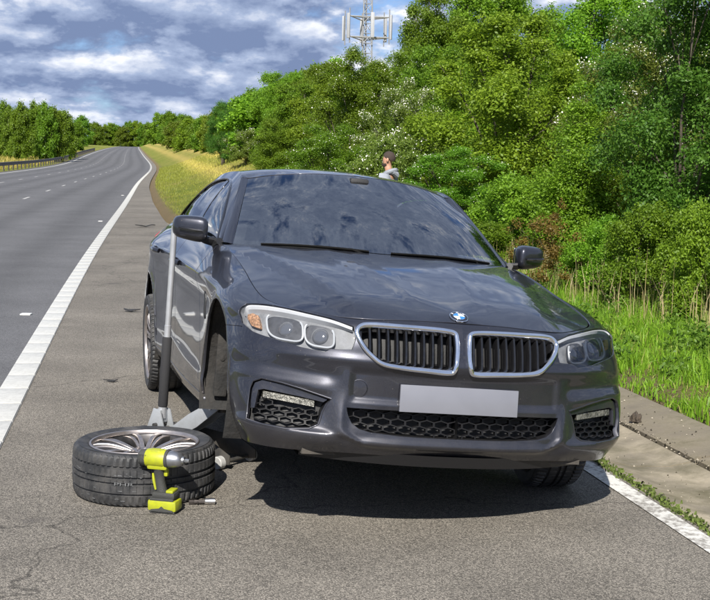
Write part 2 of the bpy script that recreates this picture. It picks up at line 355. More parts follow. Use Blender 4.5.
def asphalt(name, c0, c1, stone, sc=95., bump=.5, rough=.85, patch=.25, pitch=None, tracks=False, cracks=False):
    m, nt, b = mat_new(name); N = nt.nodes.new; L = nt.links.new; t = N('ShaderNodeTexCoord')
    v = N('ShaderNodeTexVoronoi'); v.inputs['Scale'].default_value = sc; v.inputs['Randomness'].default_value = 1; L(t.outputs['Object'], v.inputs['Vector'])
    cs = N('ShaderNodeSeparateColor'); L(v.outputs['Color'], cs.inputs[0])
    r = N('ShaderNodeValToRGB'); L(cs.outputs[0], r.inputs[0]); e = r.color_ramp.elements; e[0].color = (*c0, 1); e[1].color = (*stone, 1); e[1].position = .97; q = r.color_ramp.elements.new(.55); q.color = (*c1, 1)
    n = N('ShaderNodeTexNoise'); n.inputs['Scale'].default_value = .9; n.inputs['Detail'].default_value = 9; n.inputs['Roughness'].default_value = .62; L(t.outputs['Object'], n.inputs['Vector'])
    mr = N('ShaderNodeMapRange'); mr.inputs[1].default_value = .3; mr.inputs[2].default_value = .7; mr.inputs[3].default_value = 1-patch; mr.inputs[4].default_value = 1+patch; L(n.outputs['Fac'], mr.inputs[0])
    x = N('ShaderNodeMix'); x.data_type = 'RGBA'; x.blend_type = 'MULTIPLY'; x.inputs[0].default_value = 1; L(r.outputs[0], x.inputs[6]); L(mr.outputs[0], x.inputs[7])
    last = x.outputs[2]
    # dark gaps between the stones
    gp = N('ShaderNodeMapRange'); gp.inputs[1].default_value = .35; gp.inputs[2].default_value = .75; gp.inputs[3].default_value = 1.08; gp.inputs[4].default_value = .55; L(v.outputs['Distance'], gp.inputs[0])
    x2 = N('ShaderNodeMix'); x2.data_type = 'RGBA'; x2.blend_type = 'MULTIPLY'; x2.inputs[0].default_value = 1; L(last, x2.inputs[6]); L(gp.outputs[0], x2.inputs[7]); last = x2.outputs[2]
    if pitch:   # oil drips and scuffs
        n3 = N('ShaderNodeTexNoise'); n3.inputs['Scale'].default_value = 2.6; n3.inputs['Detail'].default_value = 4; L(t.outputs['Object'], n3.inputs['Vector'])
        m3 = N('ShaderNodeMapRange'); m3.inputs[1].default_value = .66; m3.inputs[2].default_value = .74; m3.inputs[4].default_value = pitch; L(n3.outputs['Fac'], m3.inputs[0])
        x3 = N('ShaderNodeMix'); x3.data_type = 'RGBA'; L(m3.outputs[0], x3.inputs[0]); L(last, x3.inputs[6]); x3.inputs[7].default_value = (.055, .05, .048, 1); last = x3.outputs[2]
    if tracks:  # wheel tracks polished along each lane
        at = N('ShaderNodeAttribute'); at.attribute_name = 'track'; nn = N('ShaderNodeMath'); nn.operation = 'MULTIPLY_ADD'; nn.inputs[1].default_value = .25; L(n.outputs['Fac'], nn.inputs[0]); L(at.outputs['Fac'], nn.inputs[2])
        tm = N('ShaderNodeMapRange'); tm.inputs[1].default_value = .1; tm.inputs[2].default_value = 1.1; tm.inputs[3].default_value = 1.10; tm.inputs[4].default_value = .84; L(nn.outputs[0], tm.inputs[0])
        x4 = N('ShaderNodeMix'); x4.data_type = 'RGBA'; x4.blend_type = 'MULTIPLY'; x4.inputs[0].default_value = 1; L(last, x4.inputs[6]); L(tm.outputs[0], x4.inputs[7]); last = x4.outputs[2]
    if cracks:
        dn = N('ShaderNodeTexNoise'); dn.inputs['Scale'].default_value = 1.7; dn.inputs['Detail'].default_value = 5; L(t.outputs['Object'], dn.inputs['Vector'])
        dm = N('ShaderNodeVectorMath'); dm.operation = 'MULTIPLY_ADD'; dm.inputs[1].default_value = (.9, .9, .9); L(dn.outputs['Color'], dm.inputs[0]); L(t.outputs['Object'], dm.inputs[2])
        ve = N('ShaderNodeTexVoronoi'); ve.feature = 'DISTANCE_TO_EDGE'; ve.inputs['Scale'].default_value = .30; L(dm.outputs[0], ve.inputs['Vector'])
        ce = N('ShaderNodeMapRange'); ce.inputs[1].default_value = .0010; ce.inputs[2].default_value = .0032; ce.inputs[3].default_value = .55; ce.inputs[4].default_value = 1; L(ve.outputs['Distance'], ce.inputs[0])
        x5 = N('ShaderNodeMix'); x5.data_type = 'RGBA'; x5.blend_type = 'MULTIPLY'; x5.inputs[0].default_value = 1; L(last, x5.inputs[6]); L(ce.outputs[0], x5.inputs[7]); last = x5.outputs[2]
    L(last, b.inputs['Base Color']); b.inputs['Roughness'].default_value = rough; b.inputs['Specular IOR Level'].default_value = .35
    hb = N('ShaderNodeMath'); hb.operation = 'MULTIPLY_ADD'; hb.inputs[1].default_value = -.6; L(v.outputs['Distance'], hb.inputs[0]); L(cs.outputs[1], hb.inputs[2])
    u = N('ShaderNodeBump'); u.inputs['Strength'].default_value = bump; u.inputs['Distance'].default_value = .006; L(hb.outputs[0], u.inputs['Height']); L(u.outputs[0], b.inputs['Normal'])
    return m
M_road = asphalt('road_asphalt', (0.070, 0.070, 0.074), (0.102, 0.102, 0.107), (0.148, 0.148, 0.151), 150, .4, patch=.16, tracks=True)
M_shoulder = asphalt('shoulder_asphalt', (0.090, 0.081, 0.069), (0.176, 0.160, 0.136), (0.295, 0.267, 0.226), 185, .8, patch=.24, pitch=.6, cracks=True)
M_concrete = simple('concrete', (.215, .185, .135), .9, var=.42, vscale=3.5, bump=.3, bscale=45, dirt=((.085, .075, .040), .9, 3.2))
M_concrete2 = simple('concrete_upper', (.185, .158, .115), .9, var=.4, vscale=3, bump=.3, bscale=40, dirt=((.075, .066, .036), .9, 3.0))
M_soil = simple('soil', (.13, .10, .07), .95, var=.35, vscale=9, bump=.9, bscale=25)
M_gravel = simple('loose_grit', (.28, .25, .20), .95, var=.3, vscale=30)
def paint_line(name, wear=.5, c=(.66, .66, .63)):
    m, nt, b = mat_new(name); N = nt.nodes.new; L = nt.links.new; t = N('ShaderNodeTexCoord')
    n = N('ShaderNodeTexNoise'); n.inputs['Scale'].default_value = 22; n.inputs['Detail'].default_value = 8; n.inputs['Roughness'].default_value = .75; L(t.outputs['Object'], n.inputs[0])
    n2 = N('ShaderNodeTexNoise'); n2.inputs['Scale'].default_value = 1.6; n2.inputs['Detail'].default_value = 3; L(t.outputs['Object'], n2.inputs[0])
    a = N('ShaderNodeMath'); a.operation = 'MULTIPLY_ADD'; a.inputs[1].default_value = .45; L(n2.outputs['Fac'], a.inputs[0]); L(n.outputs['Fac'], a.inputs[2])
    r = N('ShaderNodeMapRange'); r.inputs[1].default_value = 1.02-wear*.36; r.inputs[2].default_value = 1.10-wear*.30; L(a.outputs[0], r.inputs[0])
    x = N('ShaderNodeMix'); x.data_type = 'RGBA'; L(r.outputs[0], x.inputs[0]); x.inputs[6].default_value = (*c, 1); x.inputs[7].default_value = (.20, .185, .165, 1)
    n3 = N('ShaderNodeMapRange'); n3.inputs[1].default_value = .35; n3.inputs[2].default_value = .65; n3.inputs[3].default_value = .78; n3.inputs[4].default_value = 1.05; L(n.outputs['Fac'], n3.inputs[0])
    y = N('ShaderNodeMix'); y.data_type = 'RGBA'; y.blend_type = 'MULTIPLY'; y.inputs[0].default_value = 1; L(x.outputs[2], y.inputs[6]); L(n3.outputs[0], y.inputs[7]); L(y.outputs[2], b.inputs['Base Color'])
    b.inputs['Roughness'].default_value = .7
    u = N('ShaderNodeBump'); u.inputs['Strength'].default_value = .4; u.inputs['Distance'].default_value = .004; L(n.outputs['Fac'], u.inputs['Height']); L(u.outputs[0], b.inputs['Normal'])
    return m
M_line = paint_line('line_paint', .42, (.45, .45, .43)); M_line3 = paint_line('line_paint_base', .55, (.38, .375, .355)); M_line2 = paint_line('line_paint_worn', .95, (.60, .59, .55))

# terrain sheet
dl = np.concatenate([[-700, -450, -300, -200, -140, -100, -75, -58, -46, -38, -32, -27, -23, -20, -17.5, -15.5, -14, -13, -12.2, -11.9], [-11.3, -5, 0]])
Yt = np.concatenate([np.arange(-80, 0, 8.), np.arange(0, 60, .8), np.arange(60, 140, 2.5), np.arange(140, 320, 8.), [340, 380, 430, 500, 580, 680, 800, 900]])
tt = np.concatenate([[-.03, .0, .15, .35, .6], np.arange(.9, 9, .45), [10, 11.5, 13, 15, 18, 22, 27, 34, 44, 58, 80, 120, 200, 340, 600]])
G = np.zeros((len(Yt), len(dl)+len(tt))); G[:, :len(dl)] = dl[None]; G[:, len(dl):] = verge0(Yt)[:, None] + tt[None]
YY = np.repeat(Yt[:, None], G.shape[1], 1); ZZ = tz(G, YY); XX = rX(Yt)[:, None] + G*1.015
nr, nc = G.shape; V = np.stack([XX, YY, ZZ], 2).reshape(-1, 3)
F = [(i*nc+j, i*nc+j+1, (i+1)*nc+j+1, (i+1)*nc+j) for i in range(nr-1) for j in range(nc-1)]
def ground_mat():
    m, nt, b = mat_new('verge_grass'); N = nt.nodes.new; L = nt.links.new; t = N('ShaderNodeTexCoord'); at = N('ShaderNodeAttribute'); at.attribute_name = 'verge'
    n = N('ShaderNodeTexNoise'); n.inputs['Scale'].default_value = .55; n.inputs['Detail'].default_value = 9; n.inputs['Roughness'].default_value = .65; L(t.outputs['Object'], n.inputs[0])
    nf = N('ShaderNodeTexNoise'); nf.inputs['Scale'].default_value = 9; nf.inputs['Detail'].default_value = 7; nf.inputs['Roughness'].default_value = .7; L(t.outputs['Object'], nf.inputs[0])
    r = N('ShaderNodeValToRGB'); L(n.outputs['Fac'], r.inputs[0]); e = r.color_ramp.elements; e[0].position = .30; e[0].color = (.085, .120, .018, 1); e[1].position = .72; e[1].color = (.27, .215, .075, 1); q = r.color_ramp.elements.new(.50); q.color = (.155, .175, .032, 1)
    ab = N('ShaderNodeAttribute'); ab.attribute_name = 'bank'; yb = N('ShaderNodeMix'); yb.data_type = 'RGBA'; L(ab.outputs['Fac'], yb.inputs[0]); L(r.outputs[0], yb.inputs[6]); yb.inputs[7].default_value = (.36, .285, .085, 1)
    f = N('ShaderNodeMapRange'); f.inputs[1].default_value = .3; f.inputs[2].default_value = .7; f.inputs[3].default_value = .6; f.inputs[4].default_value = 1.35; L(nf.outputs['Fac'], f.inputs[0])
    x = N('ShaderNodeMix'); x.data_type = 'RGBA'; x.blend_type = 'MULTIPLY'; x.inputs[0].default_value = 1; L(yb.outputs[2], x.inputs[6]); L(f.outputs[0], x.inputs[7])
    # bare soil beside the tarmac
    so = N('ShaderNodeMapRange'); so.inputs[1].default_value = .9; so.inputs[2].default_value = .15; L(at.outputs['Fac'], so.inputs[0])
    sn = N('ShaderNodeMath'); sn.operation = 'MULTIPLY_ADD'; sn.inputs[1].default_value = 1.6; sn.inputs[2].default_value = -.95; L(nf.outputs['Fac'], sn.inputs[0])
    sa = N('ShaderNodeMath'); sa.operation = 'ADD'; sa.use_clamp = True; L(so.outputs[0], sa.inputs[0]); L(sn.outputs[0], sa.inputs[1])
    sm = N('ShaderNodeMath'); sm.operation = 'MULTIPLY'; L(sa.outputs[0], sm.inputs[0]); L(so.outputs[0], sm.inputs[1])
    y = N('ShaderNodeMix'); y.data_type = 'RGBA'; L(sm.outputs[0], y.inputs[0]); L(x.outputs[2], y.inputs[6]); y.inputs[7].default_value = (.16, .115, .075, 1)
    L(y.outputs[2], b.inputs['Base Color']); b.inputs['Roughness'].default_value = .95; b.inputs['Specular IOR Level'].default_value = .1
    u = N('ShaderNodeBump'); u.inputs['Strength'].default_value = 1; u.inputs['Distance'].default_value = .12; L(nf.outputs['Fac'], u.inputs['Height']); L(u.outputs[0], b.inputs['Normal'])
    return m
M_ground = ground_mat()
me = mesh('ground', V, F, M_ground, True)
at = me.attributes.new('verge', 'FLOAT', 'POINT'); at.data.foreach_set('value', np.ascontiguousarray(np.maximum(G - verge0(Yt)[:, None], -11.8 - G).ravel(), np.float32))
at = me.attributes.new('bank', 'FLOAT', 'POINT'); _t = G - verge0(Yt)[:, None]; at.data.foreach_set('value', np.ascontiguousarray((.85*sst(YY, 26, 45)*sst(_t, 1.6, 3.4)*(.65+.35*np.sin(_t*2.4 + .4*np.sin(YY*.2)))).ravel(), np.float32))
tag(link('ground', me), kind='structure')
Yn = Yrange(-80, 900)
me = strip_mesh('road', -11.9, 0., Yn, 0, 0, M_road, 48); at = me.attributes.new('track', 'FLOAT', 'POINT'); _d = np.repeat(np.linspace(-11.9, 0, 49), len(Yn)); at.data.foreach_set('value', np.ascontiguousarray(np.exp(-((np.mod(-_d, 3.65)-1.0)/.38)**2) + np.exp(-((np.mod(-_d, 3.65)-2.65)/.38)**2), np.float32))
tag(link('road', me), kind='structure')
tag(link('hard_shoulder', strip_mesh('hard_shoulder', 0., shoulder_w, np.concatenate([np.arange(-80, 0, 4.), np.arange(0, 45, .6), Yn[Yn > 45]]), 0, 0, M_shoulder, 6)), kind='structure')
# drainage channel in precast lengths: lower slab, then a haunch rising to the grass
def seg_mesh(name, a, b, Y0, Y1, prof, mat):
    Ys = np.linspace(Y0, Y1, 5); X = rX(Ys); Z = rZ(Ys); s = shoulder_w(Ys); cwf = channel_w(Ys)/.90; V = []; F = []; k = len(prof)
    for i in range(5):
        for d, z in prof: V.append((X[i] + (s[i]+d*cwf[i])*1.015, Ys[i], Z[i] + z))
    for i in range(4):
        for j in range(k-1): F.append((i*k+j, i*k+j+1, (i+1)*k+j+1, (i+1)*k+j))
    F += [tuple(range(k))[::-1], tuple(4*k+j for j in range(k))]
    return mesh(name, V, F, mat, True, 25)
chan = empty('drainage_channel', (float(rX(6)[0])+3.7, 6, 0)); chan['kind'] = 'structure'
inv = Matrix.Translation(-chan.location)
for i, Y0 in enumerate(np.arange(-8, 30, 2.4)):
    w = random.Random(i).uniform(-.003, .003)
    o = link('channel_slab', seg_mesh('channel_slab', 0, 0, Y0+.008, Y0+2.392, [(.012, -.10), (.012, -.004+w), (.05, .004+w), (.20, -.022+w), (.40, -.020+w), (.515, .008+w), (.52, -.10)], M_concrete), chan, inv)
    o = link('channel_haunch', seg_mesh('channel_haunch', 0, 0, Y0+.02, Y0+2.38, [(.540, -.10), (.540, .022-w), (.56, .034-w), (.72, .062-w), (.875, .088-w), (.905, .080-w), (.91, -.10)], M_concrete2), chan, inv)
tag(link('soil_joint', strip_mesh('soil_joint', lambda Y: shoulder_w(Y)-.012, lambda Y: shoulder_w(Y)+channel_w(Y), Yrange(-8, 30), -.045, .0, M_soil, 2)), kind='structure')

# ribbed edge line, worn line beside the channel
tag(link('edge_line', strip_mesh('edge_line', -.10, .10, np.concatenate([np.arange(-20, 40, .5), Yn[Yn > 40]]), .005, .005, M_line3)), kind='structure')
rib0 = MB(); rib0.box((0, 0, .004), (.192, .525, .008), bev=.004); ribm = mesh('rib', rib0.V, rib0.F, M_line, True, 40)
le = bpy.data.objects['edge_line']
for i, Y in enumerate(np.arange(3.0, 110, .55)):
    a = math.atan2(float(rX(Y+.3)[0]-rX(Y-.3)[0]), .6)
    link('rib', ribm, le, Matrix.Translation((float(rX(Y)[0]), Y, float(rZ(Y)[0]) + .005)) @ Matrix.Rotation(-a, 4, 'Z'))
tag(link('shoulder_line', strip_mesh('shoulder_line', lambda Y: shoulder_w(Y)-.135, lambda Y: shoulder_w(Y)-.030, np.arange(-20, 24, .5), .005, .005, M_line2)), kind='structure')
# lane markings and reflective studs
for lane, (d, ph) in enumerate(((-3.65, 1.0), (-7.3, 5.0))):
    k = 0
    for Y in np.arange(-12+ph, 420, 9.):
        Ys = np.linspace(Y, Y+2., 4); o = link('lane_dash', strip_mesh('lane_dash', d-.05, d+.05, Ys, .005, .005, M_line3)); tag(o, kind='structure')
tag(link('far_edge_line', strip_mesh('far_edge_line', -11.15, -10.97, Yn, .005, .005, M_line)), kind='structure')
M_stud = simple('stud_white', (.6, .6, .58), .4)
for Y in (12.5, 30.5, 48.5): 
    mb = MB(); mb.box((0, 0, .008), (.11, .10, .016), bev=.006)
    tag(mb.build('road_stud', M_stud, mw=Matrix.Translation((float(rX(Y)[0])-.30, Y, float(rZ(Y)[0])))), {12.5: 'nearest white road stud on the dark carriageway beside the edge line', 30.5: 'second white road stud along the carriageway edge line', 48.5: 'third white road stud along the carriageway edge line'}[Y], 'road stud', 'road studs along the edge line')

# moss along the shoulder line
M_moss = simple('moss', (.085, .12, .02), .95, var=.4, vscale=20, bump=.8, bscale=60)
rs = np.random.RandomState(4); Q = []
for _ in range(2600):
    Y = rs.uniform(3, 11); d = 3.30 + rs.normal(.0, .022) + .012; p = np.array([rX(Y)[0]+d*1.015, Y, .0]) if False else None
n = 3800; Y = rs.uniform(3.4, 10, n); d = 3.312 + rs.normal(0, .016, n) + .05*np.maximum(0, rs.normal(0, .4, n)); patchy = (np.sin(Y*5.1)+np.sin(Y*2.3+1)+rs.normal(0, .5, n)) > -.4; Y, d = Y[patchy], d[patchy]; n = len(Y)
X = rX(Y) + d*1.015; a = rs.uniform(0, 6.28, n); hgt = rs.uniform(.006, .028, n); w = rs.uniform(.004, .010, n); V = np.zeros((n, 4, 3))
for k, (sx, hz) in enumerate(((-1, 0), (1, 0), (.4, 1), (-.4, 1))): V[:, k, 0] = X + np.cos(a)*w*sx + (hz*rs.normal(0, .008, n)); V[:, k, 1] = Y + np.sin(a)*w*sx + hz*rs.normal(0, .008, n); V[:, k, 2] = hgt*hz - .008
tag(link('moss', fast_quads('moss', V.reshape(-1, 3), n, M_moss)), 'green moss growing along the worn white line beside the concrete channel', 'moss', kind='stuff')
# loose grit in the channel joint
n = 2600; Y = rs.uniform(3.4, 14, n); jd = np.where(rs.rand(n) < .6, rs.normal(.53, .022, n), rs.uniform(.02, .9, n)); X = rX(Y) + (3.30+jd)*1.015; sz = rs.uniform(.003, .009, n)
zz = np.interp(jd, [0, .05, .20, .40, .515, .54, .56, .72, .875], [0, .004, -.022, -.020, .0, .018, .034, .062, .088]); V = np.zeros((n, 4, 3)); a = rs.uniform(0, 6.28, n)
V[:, 0] = np.stack([X+np.cos(a)*sz, Y+np.sin(a)*sz, zz], 1); V[:, 1] = np.stack([X+np.cos(a+2.1)*sz, Y+np.sin(a+2.1)*sz, zz], 1); V[:, 2] = np.stack([X, Y, zz+sz], 1); V[:, 3] = np.stack([X+np.cos(a+4.2)*sz, Y+np.sin(a+4.2)*sz, zz], 1)
tag(link('loose_grit', fast_quads('loose_grit', V.reshape(-1, 3), n, M_gravel)), 'loose grit and crumbs lying along the concrete channel joint', 'grit', kind='stuff')

# ---- steel safety barrier on the far side of the carriageway
M_galv = simple('galvanised', (.085, .08, .075), .65, .2, var=.2, vscale=5, dirt=((.14, .12, .10), .5, 3)); M_post = simple('barrier_post', (.05, .045, .04), .7, .2, var=.2)
rail = empty('safety_barrier', (float(rX(100)[0])-12.4, 100, float(rZ(100)[0])), 0, 'long grey steel crash barrier on posts across the carriageway', 'crash barrier')
ri = Matrix.Translation(-rail.location)
Ys = np.arange(60, 330, 3.2); Xb = rX(Ys) - 12.3*1.015; Zb = rZ(Ys)
V = []; F = []; prof = [(-.02, .46), (.03, .48), (.05, .55), (.0, .61), (.0, .63), (.05, .69), (.03, .76), (-.02, .78)]; k = len(prof)
for i in range(len(Ys)):
    for a, z in prof: V.append((Xb[i]+a+.06, Ys[i], Zb[i]+z))
for i in range(len(Ys)-1):
    for j in range(k-1): F.append((i*k+j, i*k+j+1, (i+1)*k+j+1, (i+1)*k+j))
link('beam', mesh('beam', V, F, M_galv, True, 30), rail, ri)
pm = MB(); pm.box((0, 0, .30), (.10, .14, .78)); pm.box((.055, 0, .62), (.02, .16, .26)); postm = mesh('post', pm.V, pm.F, M_post, False)
for i in range(len(Ys)): link('post', postm, rail, ri @ Matrix.Translation((Xb[i]-.02, Ys[i], Zb[i])))
# ================================================================ PLANTS
def leaf_mat(name, c0, c1, c2=None, trans=.52, rough=.5):
    m, nt, b = mat_new(name); N = nt.nodes.new; L = nt.links.new; at = N('ShaderNodeAttribute'); at.attribute_name = 'tint'
    r = N('ShaderNodeValToRGB'); L(at.outputs['Fac'], r.inputs[0]); e = r.color_ramp.elements; e[0].color = (*c0, 1); e[1].color = (*c1, 1)
    if c2: q = e.new(.93); q.color = (*c1, 1); e[-1].color = (*c2, 1)
    oi = N('ShaderNodeObjectInfo'); hs = N('ShaderNodeHueSaturation'); mr = N('ShaderNodeMapRange'); mr.inputs[3].default_value = .482; mr.inputs[4].default_value = .518; L(oi.outputs['Random'], mr.inputs[0]); L(mr.outputs[0], hs.inputs['Hue'])
    m2 = N('ShaderNodeMapRange'); m2.inputs[3].default_value = .85; m2.inputs[4].default_value = 1.2; L(oi.outputs['Random'], m2.inputs[0]); L(m2.outputs[0], hs.inputs['Value']); L(r.outputs[0], hs.inputs['Color'])
    L(hs.outputs[0], b.inputs['Base Color']); b.inputs['Roughness'].default_value = rough; b.inputs['Specular IOR Level'].default_value = .35
    tr = N('ShaderNodeBsdfTranslucent'); L(hs.outputs[0], tr.inputs[0]); x = N('ShaderNodeMixShader'); x.inputs[0].default_value = trans; L(b.outputs[0], x.inputs[1]); L(tr.outputs[0], x.inputs[2])
    L(x.outputs[0], nt.nodes['Material Output'].inputs[0]); return m
M_bark = simple('bark', (.07, .058, .042), .9, var=.35, vscale=6, bump=.8, bscale=18)
M_bloss = simple('blossom', (.78, .77, .68), .7)
LM = dict(
 green=leaf_mat('leaf_green', (.075, .160, .010), (.205, .335, .024)),
 bright=leaf_mat('leaf_bright', (.095, .200, .012), (.255, .420, .030)),
 yellow=leaf_mat('leaf_yellow', (.108, .215, .012), (.280, .430, .032)),
 dark=leaf_mat('leaf_dark', (.048, .118, .012), (.135, .240, .030)),
 grey=leaf_mat('leaf_grey', (.098, .170, .022), (.240, .320, .056)),
 brown=leaf_mat('leaf_brown', (.15, .105, .024), (.27, .20, .045)),
 far=leaf_mat('leaf_far', (.082, .160, .012), (.225, .335, .030)))
def crown(seed, lobes, nl, size, mat, squash=1.0, fuzz=.28, tight=.62, tintlo=0., name='crown', upbias=.35):
    """nl leaf faces gathered into clumps over the lobes (x, y, z, r)"""
    rs = np.random.RandomState(seed); lobes = np.array(lobes, float); wgt = lobes[:, 3]**2; wgt /= wgt.sum()
    ncl = max(8, nl//26); li = rs.choice(len(lobes), ncl, p=wgt)
    v = rs.normal(size=(ncl, 3)); v /= np.linalg.norm(v, axis=1, keepdims=True); v[:, 2] = np.where(v[:, 2] < -.35, -v[:, 2], v[:, 2])
    rad = lobes[li, 3]*(1 - tight*rs.rand(ncl)**2.2)*(1 + fuzz*rs.normal(size=ncl)*.6)
    cc = lobes[li, :3] + v*rad[:, None]*[1, 1, squash]; csz = lobes[li, 3]*.22*rs.uniform(.5, 1.4, ncl) + size*1.1; ct = rs.rand(ncl)
    k = rs.choice(ncl, nl); p = cc[k] + rs.normal(size=(nl, 3))*csz[k][:, None]*[.62, .62, .62]
    out = v[k]; nrm = out*.75 + rs.normal(size=(nl, 3))*.75 + [0, 0, upbias]; nrm /= np.linalg.norm(nrm, axis=1, keepdims=True)
    a = rs.normal(size=(nl, 3)); t = np.cross(nrm, a); t /= np.linalg.norm(t, axis=1, keepdims=True); b = np.cross(nrm, t)
    s = (size*rs.uniform(.6, 1.35, nl))[:, None]; V = np.zeros((nl, 4, 3))
    V[:, 0] = p - t*s*.62; V[:, 1] = p - b*s*.36 + nrm*s*.08; V[:, 2] = p + t*s*.62 - nrm*s*.10; V[:, 3] = p + b*s*.36 + nrm*s*.08
    tint = np.clip(.55*ct[k] + .45*rs.rand(nl) + tintlo, 0, 1)
    return fast_quads(name, V.reshape(-1, 3), nl, mat, {'tint': np.repeat(tint, 4)}), cc
def blossom(seed, cc, n, size):
    rs = np.random.RandomState(seed); top = cc[np.argsort(-(cc[:, 2] + rs.normal(0, .12*np.ptp(cc[:, 2]), len(cc))))][:int(len(cc)*.6)]; k = rs.choice(len(top), max(6, len(top)//4), replace=False); c = top[rs.choice(k, n)]
    p = c + rs.normal(size=(n, 3))*.055 + [0, 0, .02]; ctr = cc.mean(0); o = p-ctr; p = p + o/np.linalg.norm(o, axis=1, keepdims=True)*.05; nrm = rs.normal(size=(n, 3)); nrm /= np.linalg.norm(nrm, axis=1, keepdims=True)
    a = rs.normal(size=(n, 3)); t = np.cross(nrm, a); t /= np.linalg.norm(t, axis=1, keepdims=True); b = np.cross(nrm, t); s = (size*rs.uniform(.6, 1.3, n))[:, None]; V = np.zeros((n, 4, 3))
    for i, (x, y) in enumerate(((-1, 0), (0, -1), (1, 0), (0, 1))): V[:, i] = p + (t*x + b*y)*s*.5
    return fast_quads('blossom', V.reshape(-1, 3), n, M_bloss)
def trunk(seed, lobes, h0, r0, stems=1):
    rnd = random.Random(seed); mb = MB(); lobes = [l for i, l in enumerate(lobes) if i % 3 == 0]
    for s in range(stems):
        bx, by = (rnd.uniform(-.3, .3), rnd.uniform(-.3, .3)) if stems > 1 else (0, 0)
        cx = np.mean([l[0] for l in lobes]); cy = np.mean([l[1] for l in lobes]); top = Vector((cx*.6+bx, cy*.6+by, h0))
        mb.tube([(bx, by, -.25), (bx*1.1, by*1.1, h0*.4), top], [r0*1.15, r0*.85, r0*.6], 8)
        for l in lobes[s::stems]:
            e = Vector((l[0], l[1], l[2]+l[3]*.25)); m = top.lerp(e, .5) + Vector((rnd.uniform(-.15, .15), rnd.uniform(-.15, .15), .12)); mb.tube([top - Vector((0, 0, h0*.15)), m, e], [r0*.38, r0*.2, r0*.05], 6)
            for q in range(3):
                f = e + Vector((rnd.uniform(-1, 1), rnd.uniform(-1, 1), rnd.uniform(-.3, .8)))*l[3]*.8; mb.tube([m.lerp(e, .4), f], [r0*.1, r0*.03], 5)
    return mesh('trunk', mb.V, mb.F, M_bark, True)
def lobes_round(seed, w, z0, z1, n, r=.30):
    """lobes on ascending limbs inside an upright envelope"""
    rnd = random.Random(seed); L = [(0, 0, z0 + (z1-z0)*t, w*.34) for t in (.25, .5, .75)]
    for i in range(n):
        a = i*2.4 + rnd.uniform(-.5, .5); t = ((i+.5)/n)**.9; z = z0 + (z1-z0)*t; env = w*math.sin(PI*(.16 + .76*t))**.75; rr = env*rnd.uniform(.45, .95)
        L.append((math.cos(a)*rr, math.sin(a)*rr, z + rnd.uniform(-.15, .15), w*r*rnd.uniform(.6, 1.15)*(1-.35*t)))
    return L
PROTO = {}; BB = {}
def proto(key, seed, lobes, nl, size, mat, h0, r0, stems=1, bl=0, bsize=.03, **k):
    me, cc = crown(seed, lobes, nl, size, mat, **k); PROTO[key] = (me, trunk(seed, lobes, h0, r0, stems), blossom(seed, cc, bl, bsize) if bl else None)
# unit: each prototype is about five metres tall; shrubs about two
proto('round', 1, lobes_round(1, 1.7, .8, 4.5, 34), 80600, 0.052, LM['bright'], 1.2, .12)
proto('round2', 2, lobes_round(2, 1.5, .7, 4.6, 34), 80600, 0.050, LM['green'], 1.1, .11)
proto('airy', 3, lobes_round(3, 1.8, .7, 4.5, 44, .24), 75400, 0.050, LM['yellow'], 1.1, .10, tight=.85, fuzz=.4)
proto('dark', 4, lobes_round(4, 1.6, .3, 4.7, 44, .30), 96200, 0.041, LM['dark'], .6, .10, 2)
proto('haw', 5, lobes_round(5, 1.7, .5, 4.4, 42, .25), 80600, 0.039, LM['grey'], .8, .09, 3, bl=4200, bsize=.034)
proto('haw2', 6, lobes_round(6, 1.6, .5, 4.5, 42, .25), 80600, 0.040, LM['green'], .8, .09, 3, bl=1300, bsize=.032)
proto('upright', 7, [(0, 0, .9, .75), (.25, .1, 1.6, .7), (-.3, .1, 2.0, .65), (.1, -.2, 2.7, .6), (-.05, .1, 3.4, .5), (.05, 0, 4.1, .36), (0, 0, 4.7, .2), (.5, .2, 1.1, .5), (-.5, -.1, 1.2, .5)], 46800, 0.048, LM['bright'], .8, .06)
proto('shrub', 8, lobes_round(8, 1.0, .2, 1.7, 24, .28), 36400, 0.040, LM['bright'], .3, .04, 3, fuzz=.4)
proto('shrub2', 9, lobes_round(9, 1.0, .2, 1.8, 24, .28), 36400, 0.037, LM['green'], .3, .04, 3, fuzz=.4)
proto('shrubh', 10, lobes_round(10, 1.0, .2, 1.8, 24, .27), 36400, 0.034, LM['grey'], .3, .04, 3, bl=800, bsize=.028, fuzz=.4)
proto('brown', 11, lobes_round(11, .7, .35, 1.8, 14, .24), 4680, 0.036, LM['brown'], .35, .018, 4, tight=.95, fuzz=.6)
proto('far', 12, lobes_round(12, 1.8, .35, 4.5, 30), 17000, .14, LM['far'], .8, .12)
proto('far2', 13, lobes_round(13, 1.6, .35, 4.6, 28), 17000, .14, LM['green'], .8, .12)
proto('fary', 14, lobes_round(14, 1.8, .35, 4.4, 30), 17000, .135, LM['yellow'], .8, .12)
def plant(name, key, x, y, h, w, label, cat, group, rz=None, base=5.0, sink=.05):
    """w, h: width and height in metres of the whole plant; stands on the terrain"""
    d = (x - float(rX(y)[0]))/1.015; z = float(tz(np.array([d]), np.array([y]))[0])
    o = empty(name, (x, y, z-sink), rz if rz is not None else random.Random(int(x*77+y*13)).uniform(0, 6.28), label, cat, group); me, tr, bl = PROTO[key]
    bb = BB.setdefault(key, np.array([tuple(me.vertices[i].co) for i in range(0, len(me.vertices), 29)])); sx = w/(np.ptp(bb[:, 0])*.5 + np.ptp(bb[:, 1])*.5); sz = h/bb[:, 2].max(); o.scale = (sx, sx, sz)
    link('crown', me, o); link('trunk', tr, o)
    if bl: link('blossom', bl, o)
    return o
